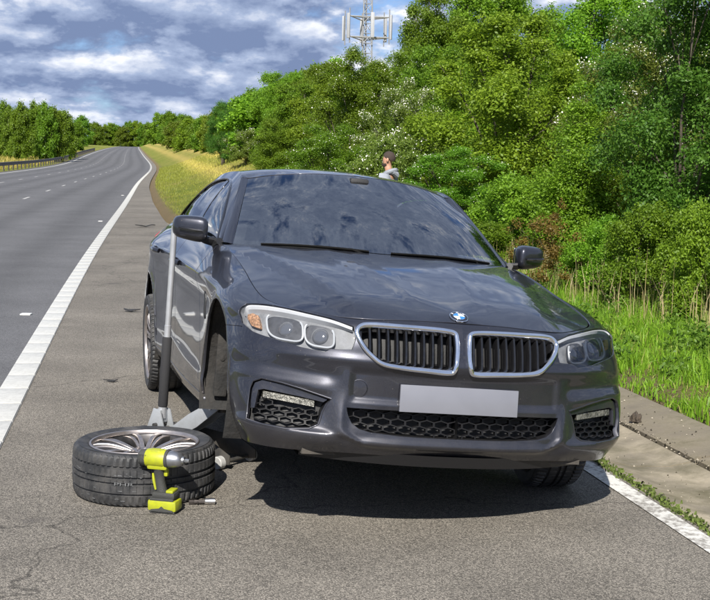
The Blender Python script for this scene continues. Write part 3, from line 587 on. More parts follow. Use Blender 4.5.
TREES = [
 ('dark', 'broadleaf_tree', 3.74, 13.0, 4.25, 2.82, 'dense dark green tree filling the right edge above the grass'),
 ('haw', 'hawthorn_tree', 4.72, 19.5, 4.38, 3.09, 'blossoming hawthorn with bare twigs just left of the dark right-hand tree'),
 ('upright', 'sapling_tree', 2.85, 15.5, 2.83, 1.55, 'slender bright green sapling rising behind the far door mirror'),
 ('airy', 'broadleaf_tree', 2.78, 23, 4.74, 4.03, 'yellow-green open-crowned tree in the middle of the bank'),
 ('round', 'broadleaf_tree', 4.35, 38, 7.84, 4.76, 'tall round-headed tree behind the yellow-green one'),
 ('round2', 'broadleaf_tree', 2.15, 36, 7.23, 3.0, 'tall domed tree right of the phone mast'),
 ('airy', 'broadleaf_tree', 6.95, 34, 7.12, 5.39, 'big yellowish tree at the back below the gap of sky, right of centre'),
 ('round2', 'broadleaf_tree', 4.83, 30, 4.49, 3.01, 'mid green tree in the dip between the two tall yellowish trees'),
 ('haw', 'hawthorn_tree', 0.94, 25, 3.56, 2.3, 'white-blossomed hawthorn left of the yellow-green tree'),
 ('haw2', 'hawthorn_tree', -0.08, 30, 4.8, 2.75, 'grey-green tree growing in front of the phone mast'),
 ('round2', 'broadleaf_tree', -1.24, 40, 5.27, 3.01, 'dark mid-height tree left of the phone mast'),
 ('round', 'broadleaf_tree', -2.73, 46, 5.49, 3.07, 'rounded green tree above the car roof, second left of the mast'),
 ('fary', 'broadleaf_tree', -4.81, 56, 5.21, 3.27, 'yellowish tree left of the rounded green one on the bank'),
 ('dark', 'round_bush', -7.22, 66, 5.5, 2.75, 'dark rounded bush standing on the mown bank'),
 ('shrubh', 'blossom_bush', -5.14, 55, 3.57, 2.11, 'pale blossoming bush at the foot of the mown bank'),
 ('haw2', 'hawthorn_bush', 1.63, 19.5, 2.12, 2.12, 'blossom-flecked bush right of the standing person'),
 ('shrubh', 'hawthorn_bush', 0.43, 20.5, 2.34, 1.88, 'low blossoming bush directly behind the standing person'),
 ('haw2', 'hawthorn_bush', -0.6, 24, 2.65, 2.2, 'leafy bush behind the windscreen, left of the person'),
 ('round2', 'broadleaf_bush', -2.12, 33, 3.1, 2.2, 'broad green bush above the car roof near the bank'),
 ('shrub', 'green_bush', 2.27, 16.5, 1.7, 1.65, 'bright green bush behind the left of the far door mirror'),
 ('brown', 'brown_shrub', 2.12, 13.2, 1.33, 0.77, 'reddish brown shrub beside the far door mirror'),
 ('shrub', 'green_bush', 2.68, 13.2, 1.24, 0.99, 'bright bush behind the dry grass, right of the reddish shrub'),
 ('shrub2', 'green_bush', 3.0, 12.2, 1.37, 1.12, 'leafy bush at the grass edge below the hawthorn'),
 ('shrub', 'green_bush', 3.21, 11.0, 1.45, 1.01, 'leafy bush at the right edge below the dark tree'),
 ('round2', 'broadleaf_tree', 3.81, 16.0, 2.46, 2.0, 'bushy green tree between sapling and dark tree'),
 ('shrub2', 'green_bush', 1.52, 15.8, 1.03, 1.45, 'low bush peeping over the bonnet side, right of the windscreen'),
]
def ground_z(x, y): return float(tz(np.array([(x - float(rX(y)[0]))/1.015]), np.array([y]))[0])
for key, nm, x, y, zt, w, lab in TREES: plant(nm, key, x, y, max(.8, zt-ground_z(x, y)), w, lab, 'bush' if 'bush' in nm or 'shrub' in nm else 'tree', 'trees and bushes on the near bank')
for key, x, y, h, w, lab in (('haw2', 6.6, 12.5, 5.2, 4.0, 'first leafy tree right of the dark right-hand tree, past the frame'), ('round2', 9.6, 13.5, 6.0, 4.5, 'second leafy tree right of the dark right-hand tree, past the frame'), ('round', 8.6, 18.0, 6.5, 4.8, 'tall leafy tree behind and right of the dark right-hand tree'), ('shrub2', 6.2, 9.4, 1.9, 2.6, 'low bush right of the grass-edge bushes, past the frame'), ('shrub', 8.2, 8.0, 1.7, 2.6, 'lowest bush right of the grass-edge bushes, past the frame')):
    plant('broadleaf_tree' if h > 3 else 'green_bush', key, x, y, h, w, lab, 'tree' if h > 3 else 'bush', 'trees and bushes on the near bank')
# further along the right-hand bank: x, distance, height of the top, width
rnd = random.Random(21)
ordn = ('first second third fourth fifth sixth seventh eighth ninth tenth eleventh twelfth thirteenth fourteenth fifteenth sixteenth seventeenth eighteenth nineteenth twentieth ' + ' '.join('twenty-'+q for q in 'first second third fourth fifth sixth seventh eighth ninth'.split())).split()
def rows(L, keys, text, group, off=0):
    for i, (x, y, zt, w) in enumerate(L):
        sk = .05 if y < 150 else (.8 if y < 600 else 2.2); plant('broadleaf_tree', keys[(i*7+off) % len(keys)], x, y, max(2., zt-ground_z(x, y)) + sk, w, text % ordn[i], 'tree', group, sink=sk)
rows([(-50.4, 330, 15.4, 9.37), (-37.4, 250, 12.15, 7.1), (-41.9, 290, 13.63, 8.23), (-28.6, 205, 10.42, 5.82), (-33.1, 240, 12.07, 6.81), (-24.9, 190, 10.07, 5.39), (-20.9, 165, 9.12, 4.68), (-17.9, 150, 8.91, 4.26), (-15.1, 128, 7.94, 3.63), (-12.2, 115, 8.05, 4.99), (-9.9, 100, 7.55, 4.34), (-7.1, 74, 6.04, 3.21), (-8.2, 90, 7.37, 3.91), (-6.3, 76, 6.86, 3.3), (-4.4, 58, 5.62, 2.52), (-4.9, 68, 6.6, 2.95), (-3.7, 60, 6.26, 2.6), (-2.6, 52, 6.04, 2.26), (-2.2, 58, 6.71, 2.52), (-1, 50, 6.31, 2.17)],
  ('far', 'fary', 'far2', 'far'), '%s tree from the left along the right-hand bank above the mown slope', 'trees along the right-hand bank')
rows([(-1.7, 36, 4.22, 3.31), (-0.7, 33, 4.29, 3.03), (0.3, 31, 4.34, 2.85), (1.1, 34, 5.09, 3.12), (1.9, 30, 4.81, 2.75), (3, 36, 6.23, 3.31), (2.6, 27, 4.16, 2.48), (4.1, 30, 4.85, 2.75), (5.7, 36, 6.22, 3.31), (4.4, 26, 3.66, 2.39), (5.1, 25, 4.01, 2.3), (6.8, 30, 5.27, 2.75), (5.9, 24, 4.13, 2.2), (5.3, 20, 3.87, 1.84), (6.3, 22, 4.48, 2.02)],
  ('round2', 'haw2', 'round', 'airy'), '%s from the left of the half-hidden trees deep in the thicket', 'half-hidden trees of the thicket')
# beyond the barrier, and on the skyline
rows([(-58.9, 187.3, 10.82, 4.22), (-69.3, 224.2, 11.9, 5.99), (-57.3, 187.2, 10.67, 4.22), (-54.1, 179, 10.25, 4.03), (-65.3, 218.6, 12.17, 5.84), (-56.2, 192, 12.12, 4.33), (-64.6, 223.8, 11.74, 5.98), (-49.4, 172.4, 10.5, 3.89), (-46.1, 165.4, 10.57, 3.73), (-62.5, 224.3, 11.5, 5.99), (-52.5, 192.5, 11.27, 4.34), (-56.7, 211, 11.7, 5.64), (-50.3, 188.9, 12, 4.26), (-53.9, 208.3, 11.91, 5.56), (-43.5, 168.8, 10.79, 3.8), (-42.8, 171.3, 10.26, 3.86), (-51.3, 206.3, 11.63, 5.51), (-73.8, 300.2, 12.98, 6.01), (-46.3, 191.2, 10.71, 4.31), (-75.8, 315.5, 13.3, 6.32), (-73.6, 315.8, 14.06, 6.33)],
  ('far2', 'far', 'far2'), '%s tree from the left in the wood beyond the crash barrier', 'wood beyond the barrier')
rows([(-117, 469.7, 19.6, 10.19), (-113.4, 469.6, 19.16, 10.19), (-109.1, 458.6, 18.7, 9.95), (-109, 476, 22.73, 10.33), (-190.5, 873.3, 36.3, 14.58), (-186.4, 876, 34.16, 14.62), (-182.9, 883.6, 35.9, 14.75), (-177.9, 886.4, 35.37, 14.8), (-171.3, 879.6, 34.06, 14.68), (-168.5, 889.5, 38.05, 14.85), (-161.8, 886.9, 38.08, 14.81), (-154.8, 877.3, 34.91, 14.65), (-149.7, 870.9, 36.76, 14.54), (-143.8, 873.9, 34.07, 14.59), (-77.3, 471.9, 24.19, 10.24), (-69.3, 445.1, 23.48, 9.66), (-66.4, 448.4, 22.9, 9.73), (-67, 474.9, 23.93, 10.31), (-62.1, 461.6, 21.86, 10.02), (-62.3, 477.6, 22.56, 10.37), (-57.6, 475.7, 24.11, 10.33)],
  ('far', 'far2', 'fary', 'far'), '%s tree from the left on the far skyline where the road bends away', 'trees on the far skyline')

# ---- grasses
M_blade = leaf_mat('grass_blade', (.105, .205, .012), (.250, .390, .030), (.42, .36, .14), trans=.45)
M_dry = leaf_mat('grass_dry', (.30, .25, .10), (.52, .44, .24), trans=.3); M_bank = leaf_mat('grass_bank', (.150, .180, .018), (.52, .42, .11), trans=.25)
def blades(name, seed, X, Y, hgt, wid, mat, lean=.35, tint=None):
    rs = np.random.RandomState(seed); n = len(X); d = (X - rX(Y))/1.015; Z = tz(d, Y) - .02; a = rs.uniform(0, 6.28, n); la = rs.uniform(0, 6.28, n); le = np.abs(rs.normal(0, lean, n))
    V = np.zeros((n, 2, 4, 3)); cs = np.stack([np.cos(a), np.sin(a), 0*a], 1); ld_ = np.stack([np.cos(la), np.sin(la), 0*la], 1); up_ = np.array([0, 0, 1.])
    p0 = np.stack([X, Y, Z], 1); p1 = p0 + up_*(hgt*.55)[:, None] + ld_*(hgt*le*.25)[:, None]; p2 = p0 + up_*(hgt*(1-.25*le))[:, None] + ld_*(hgt*le*.85)[:, None]; w = wid[:, None]
    V[:, 0, 0] = p0 - cs*w; V[:, 0, 1] = p0 + cs*w; V[:, 0, 2] = p1 + cs*w*.8; V[:, 0, 3] = p1 - cs*w*.8
    V[:, 1, 0] = p1 - cs*w*.8; V[:, 1, 1] = p1 + cs*w*.8; V[:, 1, 2] = p2 + cs*w*.12; V[:, 1, 3] = p2 - cs*w*.12
    t = rs.rand(n) if tint is None else tint
    return fast_quads(name, V.reshape(-1, 3), n*2, mat, {'tint': np.repeat(t, 8)})
rs = np.random.RandomState(8)
n = 72000; Y = 4.5 + 13*rs.rand(n)**1.25; t = rs.rand(n)**.9*3.0 + .0; X = rX(Y) + (verge0(Y)+t)*1.015
clump = .75 + .35*np.sin(X*5.3+Y*3.1) + .25*np.sin(Y*7.7-X*2.2); hg = np.clip(rs.normal(.115, .045, n)*clump + .045*np.clip(t-.4, 0, 2), .04, .45)
tag(link('verge_grass', blades('verge_grass', 1, X, Y, hg, rs.uniform(.0028, .0060, n), M_blade, .6)), 'lush bright green grass on the verge beyond the concrete channel', 'grass', kind='stuff')
# broad-leaved weeds among the grass
wl2 = []
for k in range(150):
    yy = 5 + 11*rs.rand()**1.3; tt_ = .12 + 2.2*rs.rand(); xx = float(rX(yy)[0]) + (float(verge0(yy))+tt_)*1.015; wl2.append((xx, yy, ground_z(xx, yy) + .05 + .06*rs.rand(), .07 + .10*rs.rand()))
me, _ = crown(77, wl2, 9000, .034, leaf_mat('leaf_weed', (.07, .16, .015), (.20, .34, .05)), name='weeds', tight=.9)
tag(link('weeds', me), 'broad-leaved weeds scattered through the verge grass', 'weeds', kind='stuff')
n = 3000; Y = 6 + 12*rs.rand(n); t = 1.25 + rs.rand(n)*1.6; X = rX(Y) + (verge0(Y)+t)*1.015
tag(link('dry_grass', blades('dry_grass', 2, X, Y, np.clip(rs.normal(.40, .14, n), .12, .8), rs.uniform(.0018, .004, n), M_dry, .30)), 'tall dry straw-coloured grass stems in front of the bushes', 'grass', kind='stuff')
n = 60000; Y = 24 + 110*rs.rand(n)**1.7; t = rs.rand(n)*9 + .25; X = rX(Y) + (verge0(Y)+t)*1.015; sc = np.clip(Y/45, .5, 2.2)
stripe = np.clip(.5 + .5*np.sin(t*2.6 + .25*np.sin(Y*.3)) + rs.normal(0, .25, n), 0, 1)*np.clip((t-1.4)/1.8, 0, 1)
tag(link('bank_grass', blades('bank_grass', 3, X, Y, np.clip(rs.normal(.085, .04, n), .03, .3)*np.sqrt(sc), rs.uniform(.004, .009, n)*sc, M_bank, .5, np.clip(.15+.8*stripe, 0, 1))), 'yellowing mown grass on the bank beside the far hard shoulder', 'grass', kind='stuff')
n = 30000; Y = 95 + 190*rs.rand(n)**1.3; d = -13.2 - rs.rand(n)**1.6*45; X = rX(Y) + d*1.015
tag(link('far_grass', blades('far_grass', 4, X, Y, np.clip(rs.normal(.35, .12, n), .08, .8), rs.uniform(.02, .05, n), M_bank, .5)), 'rough grass beyond the crash barrier', 'grass', kind='stuff')
# ================================================================ THE CAR
def paint_mat():
    m, nt, b = mat_new('car_paint'); N = nt.nodes.new; L = nt.links.new
    b.inputs['Metallic'].default_value = .6; b.inputs['Roughness'].default_value = .36; b.inputs['Coat Weight'].default_value = 1; b.inputs['Coat Roughness'].default_value = .035; b.inputs['Coat IOR'].default_value = 1.5
    t = N('ShaderNodeTexCoord')
    v = N('ShaderNodeTexNoise'); v.inputs['Scale'].default_value = 900; L(t.outputs['Object'], v.inputs[0])       # metal flake
    r = N('ShaderNodeValToRGB'); L(v.outputs['Fac'], r.inputs[0]); r.color_ramp.elements[0].color = (.010, .0108, .0155, 1); r.color_ramp.elements[1].color = (.038, .040, .056, 1); r.color_ramp.elements[0].position = .35; r.color_ramp.elements[1].position = .7
    # road film: thicker low on the body, speckled with grit
    sp = N('ShaderNodeSeparateXYZ'); L(t.outputs['Object'], sp.inputs[0])
    n1 = N('ShaderNodeTexNoise'); n1.inputs['Scale'].default_value = 7; n1.inputs['Detail'].default_value = 8; n1.inputs['Roughness'].default_value = .65; L(t.outputs['Object'], n1.inputs[0])
    hgt = N('ShaderNodeMapRange'); hgt.inputs[1].default_value = .62; hgt.inputs[2].default_value = .15; hgt.inputs[3].default_value = 0; hgt.inputs[4].default_value = .20; L(sp.outputs[2], hgt.inputs[0])
    n1r = N('ShaderNodeMapRange'); n1r.inputs[1].default_value = .3; n1r.inputs[2].default_value = .72; L(n1.outputs['Fac'], n1r.inputs[0])
    film = N('ShaderNodeMath'); film.operation = 'MULTIPLY'; L(hgt.outputs[0], film.inputs[0]); L(n1r.outputs[0], film.inputs[1])
    vo = N('ShaderNodeTexVoronoi'); vo.inputs['Scale'].default_value = 55; L(t.outputs['Object'], vo.inputs['Vector'])
    sk = N('ShaderNodeMapRange'); sk.inputs[1].default_value = .13; sk.inputs[2].default_value = .05; sk.inputs[3].default_value = 0; sk.inputs[4].default_value = .55; L(vo.outputs['Distance'], sk.inputs[0])
    vs = N('ShaderNodeSeparateColor'); L(vo.outputs['Color'], vs.inputs[0]); th = N('ShaderNodeMath'); th.operation = 'GREATER_THAN'; th.inputs[1].default_value = .80; L(vs.outputs[0], th.inputs[0])
    sk2 = N('ShaderNodeMath'); sk2.operation = 'MULTIPLY'; L(sk.outputs[0], sk2.inputs[0]); L(th.outputs[0], sk2.inputs[1])
    mx = N('ShaderNodeMath'); mx.operation = 'MAXIMUM'; L(film.outputs[0], mx.inputs[0]); L(sk2.outputs[0], mx.inputs[1])
    cx = N('ShaderNodeMix'); cx.data_type = 'RGBA'; L(mx.outputs[0], cx.inputs[0]); L(r.outputs[0], cx.inputs[6]); cx.inputs[7].default_value = (.15, .135, .115, 1); L(cx.outputs[2], b.inputs['Base Color'])
    inv = N('ShaderNodeMapRange'); inv.inputs[3].default_value = 1; inv.inputs[4].default_value = .15; L(mx.outputs[0], inv.inputs[0]); L(inv.outputs[0], b.inputs['Coat Weight'])
    mm = N('ShaderNodeMapRange'); mm.inputs[3].default_value = .60; mm.inputs[4].default_value = 0; L(mx.outputs[0], mm.inputs[0]); L(mm.outputs[0], b.inputs['Metallic'])
    rr = N('ShaderNodeMapRange'); rr.inputs[3].default_value = .37; rr.inputs[4].default_value = .75; L(mx.outputs[0], rr.inputs[0]); L(rr.outputs[0], b.inputs['Roughness'])
    return m
M_paint = paint_mat()
M_trim = simple('black_trim', (.009, .009, .010), .42, bump=.15, bscale=300)
M_gloss = simple('gloss_black', (.008, .008, .009), .12, coat=.5)
M_rubber = simple('rubber', (.022, .022, .023), .72, var=.25, vscale=30, bump=.2, bscale=200, dirt=((.10, .095, .085), .45, 9))
M_tyre = simple('tyre_rubber', (.020, .021, .023), .62, var=.2, vscale=14, bump=.15, bscale=160, dirt=((.105, .10, .095), .5, 11))
M_chrome = simple('chrome', (.78, .79, .82), .10, 1., var=.06, vscale=20)
M_alum = simple('aluminium', (.55, .56, .57), .33, 1., var=.12, vscale=25, bump=.05)
M_rimd = simple('rim_dark', (.055, .055, .06), .38, .7, var=.2, vscale=30, dirt=((.11, .09, .07), .4, 14))
M_rimb = simple('rim_machined', (.40, .37, .36), .36, .85, var=.12, vscale=18, dirt=((.20, .15, .11), .45, 10))
M_steel = simple('brake_steel', (.30, .28, .26), .42, .8, var=.3, vscale=12, dirt=((.16, .085, .045), .55, 8))
M_grime = simple('underbody', (.028, .026, .024), .8, var=.4, vscale=6, bump=.4, bscale=30, dirt=((.13, .11, .085), .5, 5))
M_mesh = simple('mesh_plastic', (.005, .005, .006), .5, spec=.3)
M_wiper = simple('wiper_black', (.006, .006, .006), .8, spec=.1)
M_brk = simple('bracket_steel', (.10, .095, .09), .55, .5, var=.3, vscale=10, dirt=((.05, .04, .03), .5, 7))
M_liner = simple('arch_liner', (.012, .012, .012), .85, var=.4, vscale=8, bump=.6, bscale=40, dirt=((.07, .06, .05), .4, 5))
M_plate = simple('plate', (.155, .16, .185), .35, var=.03, vscale=10, coat=.3)
M_leather = simple('leather', (.42, .39, .34), .55, var=.1, vscale=10, bump=.15, bscale=120)
M_dash = simple('dash_plastic', (.016, .016, .017), .6, bump=.2, bscale=300)
M_glass = emit_free_glass('windscreen_glass', (.78, .82, .82), 1.0, ior=3.1)
M_glass2 = emit_free_glass('tinted_glass', (.20, .23, .23), 1.0, ior=1.55)
M_lens = emit_free_glass('lens_clear', (.93, .94, .95), 1.0, ior=1.32)
M_hl = simple('lamp_housing', (.17, .174, .184), .6, .0, var=.3, vscale=25, bump=.3, bscale=35)
M_well = simple('lamp_well', (.065, .067, .075), .4, .2, var=.2, vscale=40)
M_ring = simple('lamp_ring', (.36, .375, .40), .3, var=.03); M_brow = simple('lamp_brow', (.40, .41, .43), .45, .0, var=.1)
M_proj = simple('projector', (.10, .105, .12), .08, .2, coat=1.)
M_amber = simple('amber', (.30, .165, .09), .3, coat=.6, var=.6, vscale=110, bump=.6, bscale=150)
M_red = simple('tail_red', (.32, .012, .012), .15, coat=1.)
M_blue = simple('badge_blue', (.02, .16, .50), .2, coat=1.); M_white = simple('badge_white', (.85, .85, .85), .25, coat=1.)

CAR_X, CAR_Y, CAR_YAW = .1873, 5.7122, .2594
ROLL, PITCH, DZ = .0816, .0273, -.0029
def pose():
    r = Matrix.Translation((0, .8, 0)) @ Matrix(((1, 0, 0, 0), (0, math.cos(ROLL), math.sin(ROLL), 0), (0, -math.sin(ROLL), math.cos(ROLL), 0), (0, 0, 0, 1))) @ Matrix.Translation((0, -.8, 0))
    p = Matrix.Translation((-2.975, 0, 0)) @ Matrix(((math.cos(PITCH), 0, -math.sin(PITCH), 0), (0, 1, 0, 0), (math.sin(PITCH), 0, math.cos(PITCH), 0), (0, 0, 0, 1))) @ Matrix.Translation((2.975, 0, 0))
    return Matrix.Translation((0, 0, DZ)) @ p @ r
POSE = pose()
car = empty('saloon_car', label='dark grey saloon car on the hard shoulder, jacked up with one front wheel off', cat='car')
fx, fy = math.sin(CAR_YAW), -math.cos(CAR_YAW)
car.matrix_world = Matrix(((fx, math.cos(CAR_YAW), 0, CAR_X), (fy, math.sin(CAR_YAW), 0, CAR_Y), (0, 0, 1, 0), (0, 0, 0, 1)))
def cpart(name, me, label=None):
    o = link(name, me, car, POSE)
    if label: o['label'] = label
    return o
def csub(name, me, par): return link(name, me, par)
def cb(mb, name, mats, par=None, smooth=True, sharp=35, label=None):
    me = mesh(name, mb.V, mb.F, mats, smooth, sharp, mi=mb.M)
    if par is None: return cpart(name, me, label)
    return csub(name, me, par)

def inpoly(q, poly):
    x, y = q[:, 0], q[:, 1]; ins = np.zeros(len(q), bool); n = len(poly); j = n-1
    for i in range(n):
        xi, yi = poly[i]; xj, yj = poly[j]
        c = ((yi > y) != (yj > y)); ins ^= c & (x < (xj-xi)*(y-yi)/((yj-yi) if yj != yi else 1e-12) + xi); j = i
    return ins
def densify(poly, h):
    out = []; n = len(poly); poly = np.asarray(poly, float)
    for i in range(n):
        a, b = poly[i], poly[(i+1) % n]; k = max(1, int(np.ceil(np.linalg.norm(b-a)/h)))
        for t in range(k): out.append(a + (b-a)*t/k)
    return np.array(out)
def pdist(q, poly):
    d = np.full(len(q), 1e9); a = poly; b = np.roll(poly, -1, 0)
    for i in range(len(poly)):
        ab = b[i]-a[i]; t = np.clip(((q-a[i])@ab)/(ab@ab+1e-15), 0, 1); d = np.minimum(d, np.linalg.norm(q - (a[i] + t[:, None]*ab), axis=1))
    return d
def panel(surf, outer, holes=(), h=.022, flange=.012, off=0., sides=(1,), outward=None, mir_axis=1, thick_only=False):
    """triangulated panel of a surface inside a polygon of its (u, v) plane; edges folded inwards. returns V, F, N per vertex for the sides asked"""
    loops = [densify(outer, h)] + [densify(x, h*.6) for x in holes]
    lo, hi = loops[0].min(0), loops[0].max(0)
    gx, gy = np.meshgrid(np.arange(lo[0]+h*.5, hi[0], h), np.arange(lo[1]+h*.5, hi[1], h)); gx = gx + (np.arange(gx.shape[0]) % 2)[:, None]*h*.5
    g = np.stack([gx.ravel(), gy.ravel()], 1)
    keep = inpoly(g, loops[0])
    for x in loops[1:]: keep &= ~inpoly(g, x)
    g = g[keep]
    for x in loops:
        if len(g): g = g[pdist(g, x) > h*.45]
    pts = np.concatenate(loops + [g]); E = []; o = 0
    for x in loops: E += [(o+i, o+(i+1) % len(x)) for i in range(len(x))]; o += len(x)
    vs, es, fs, ov, oe, of = delaunay_2d_cdt([Vector(p) for p in pts], E, [], 0, 1e-7)
    q = np.array([tuple(v) for v in vs]); T = np.array([f for f in fs if len(f) == 3])
    c = q[T].mean(1); ok = inpoly(c, loops[0])
    for x in loops[1:]: ok &= ~inpoly(c, x)
    T = T[ok]
    # drop slivers of no area
    ar = np.abs(np.cross(q[T[:, 1]]-q[T[:, 0]], q[T[:, 2]]-q[T[:, 0]])); T = T[ar > 1e-9]
    P, N = surf.ev(q)
    if outward is not None:
        s = np.sign((N*outward(P)).sum(1)); s[s == 0] = 1
        N = N*np.sign(s.sum())
    P = P + N*off
    gn = np.cross(P[T[:, 1]]-P[T[:, 0]], P[T[:, 2]]-P[T[:, 0]]); fl = (gn*N[T].sum(1)).sum(1) < 0
    T[fl] = T[fl][:, ::-1]
    V = [P]; NN = [N]; F = [tuple(t) for t in T]; base = len(P)
    if flange > 0:
        cnt = {}
        for t in T:
            for a, b in ((t[0], t[1]), (t[1], t[2]), (t[2], t[0])): cnt[(a, b)] = cnt.get((a, b), 0) + 1
        bd = [(a, b) for (a, b) in cnt if (b, a) not in cnt]
        tv = np.zeros((len(P), 3))
        for a, b in bd:
            e = P[b]-P[a]; e = e/(np.linalg.norm(e)+1e-9); w = np.cross(e, N[a]+N[b]); tv[a] += w; tv[b] += w
        tv /= (np.linalg.norm(tv, axis=1, keepdims=True)+1e-9)
        idx = sorted({i for e in bd for i in e}); mp = {i: k for k, i in enumerate(idx)}
        rings = [(0., 0., .35), (.0016, .0022, .8), (.0016, flange, 1.)]; offs = []
        for w, dpt, t in rings:
            offs.append(base + sum(len(x) for x in V[1:]))
            V.append(P[idx] + tv[idx]*w - N[idx]*dpt); n = N[idx]*(1-t) + tv[idx]*t; NN.append(n/np.linalg.norm(n, axis=1, keepdims=True))
        for a, b in bd:
            for k in range(2): F.append((offs[k]+mp[b], offs[k]+mp[a], offs[k+1]+mp[a], offs[k+1]+mp[b]))
    V = np.concatenate(V); NN = np.concatenate(NN)
    oV, oF, oN = [], [], []; k = 0
    for sd in sides:
        m = np.array([1, sd, 1.]); oV.append(V*m); oN.append(NN*m)
        oF += [tuple(k+i for i in (f if sd == 1 else f[::-1])) for f in F]; k += len(V)
    return np.concatenate(oV), oF, np.concatenate(oN)
def pmesh(name, mat, *a, **k):
    V, F, N = panel(*a, **k); return mesh(name, V, F, mat, True, None, N)

def ss(x, a, b):
    t = np.clip((x-a)/(b-a), 0, 1); return t*t*(3-2*t)
def front_disp(P):
    """sculpting of the nose: blades either side of the lower intake, lip, pressed line under the lamps, shoulder crease, arch flares"""
    x, y, z = P[..., 0], np.abs(P[..., 1]), P[..., 2]; d = np.zeros(x.shape); fr = ss(x, .35, .6)
    # blade: ridge from beside the plate down and round into the lip
    yb = np.where(z > .30, .485, .485 - ((.30-z)/.07)**2*.14); d += fr*.017*np.where(y < yb, np.exp(-((y-yb)/.018)**2), np.exp(-((y-yb)/.045)**2))*ss(z, .235, .27)*ss(z, .47, .32)
    d += fr*.013*np.exp(-((z-.245)/.016)**2)*ss(y, .47, .36)
    d -= fr*.012*ss(y, .47, .44)*ss(z, .40, .43)*ss(z, .555, .52)                        # field round the plate sits back
    d += fr*.007*np.exp(-((z-.575)/.020)**2)*ss(y, .80, .70)                             # roll under lamps and grille
    d -= fr*.010*np.exp(-((z-.505)/.030)**2)*ss(y, .48, .55)
    zl = .262 + .02*ss(y, .6, .85); d += fr*.016*np.where(z > zl, np.exp(-((z-zl)/.016)**2), np.exp(-((zl-z)/.050)**2))*ss(y, .46, .54)*ss(x, .46, .58)   # lower corner blade
    zt = .428 + .030*ss(y, .53, .80); d += fr*.006*ss(x, .46, .58)*np.where(z < zt+.012, np.exp(-((z-zt-.016)/.018)**2), np.exp(-((z-zt-.016)/.040)**2))*ss(y, .50, .58)   # hood over the corner intake
    sd = ss(x, -.1, -.35)*ss(x, -3.7, -3.3); zc = .80 + (-x-.45)*.034
    d += sd*.010*np.exp(-np.where(z > zc, (z-zc)/.030, (zc-z)/.055)**2)                  # shoulder crease
    d -= sd*.007*np.exp(-((z-zc+.09)/.04)**2)
    d += sd*.006*np.exp(-((z-.30-(-x-.4)*.03)/.035)**2)                                  # lower door crease
    for cx, cz in ((.05, .34), (-2.975, .30)):
        r = np.hypot(x-cx, z-cz); d += .009*np.exp(-((r-.400)/.030)**2)*ss(y, .80, .86)*ss(z, .22, .34)
    return d
BODY = Loft(NET, disp=front_disp)
UF, US0, US1, UR = 1.15, .60, 5.45, 4.7
vmax = BODY.V[-1]
def f_(pts): return BODY.inv(pts, (1, 2), 0, UF)
def s_(pts): return BODY.inv(pts, (0, 2), US0, US1)
def r_(pts): return BODY.inv(pts, (1, 2), UR, 9)
def top_u(x): return float(BODY.U[np.argmin(np.abs(BODY.P[-1, :, 0]-x) + (np.abs(BODY.U-2.9) > 2.6)*0)])
AFX, ARZ = .05, .300
def arch(cx, a0, a1, r=.398, n=22, zc=.340): return [(cx + r*math.cos(R(a)), zc + r*math.sin(R(a))) for a in np.linspace(a0, a1, n)]
out_side = lambda P: np.stack([np.where(P[:, 0] > .3, 1., np.where(P[:, 0] < -3.6, -1., 0.)), np.sign(P[:, 1]+1e-6), np.zeros(len(P))], 1)

# ---- front outlines, (y, z) on the nose
HL = np.array([(.887,.705),(.874,.733),(.847,.748),(.752,.756),(.651,.749),(.540,.735),(.455,.711),(.449,.657),(.463,.617),(.503,.613),(.543,.611),(.568,.596),(.658,.604),(.732,.619),(.835,.640),(.878,.668)])
hl_uv = f_(HL)
KID = cr([(.020,.690),(.030,.718),(.07,.727),(.16,.7295),(.28,.729),(.38,.727),(.428,.718),(.451,.692),(.442,.656),(.405,.606),(.352,.568),(.28,.555),(.15,.549),(.062,.546),(.030,.560),(.019,.62)], 5, True)
kid_uv = f_(KID)
FOG = np.array([(.857,.283),(.850,.36),(.845,.412),(.832,.444),(.797,.461),(.72,.452),(.65,.439),(.53,.411),(.548,.383),(.561,.351),(.574,.300),(.61,.281),(.70,.270),(.79,.274)])
fog_uv = f_(FOG)
LG = np.concatenate([[(0, .385), (.47, .382)], [(.462, .35), (.445, .318), (.415, .298), (.37, .287), (.25, .280), (.10, .278), (0, .278)]])
lg_uv = f_(LG)
a_fr = math.degrees(math.asin((.64-.34)/.398))
shut_arch = s_([(AFX+.398*math.cos(R(a_fr)), .64)])[0]; shut_hl = s_([(.457, .651)])[0]
u_vm = f_([(.63, .749)])[0][0]
bump_outer = np.concatenate([[(0, 0)], [(s_([(AFX+.37, .175)])[0][0], 0.)], s_(arch(AFX, -20, a_fr)), [shut_hl], hl_uv[::-1][0:1], hl_uv[::-1][1:12], [(u_vm, vmax)], [(0, vmax)]])
# lower intake reaches the middle, so it is cut out of the outline instead of being a hole
k0 = lg_uv[-1][1]; k1 = lg_uv[0][1]
bump_outer = np.concatenate([bump_outer, [(0, k1)], lg_uv[1:-1], [(0, k0)]])
me = pmesh('front_bumper', M_paint, BODY, bump_outer, [kid_uv, fog_uv], h=.011, flange=.02, sides=(1, -1), outward=out_side)
bumper = cpart('front_bumper', me)

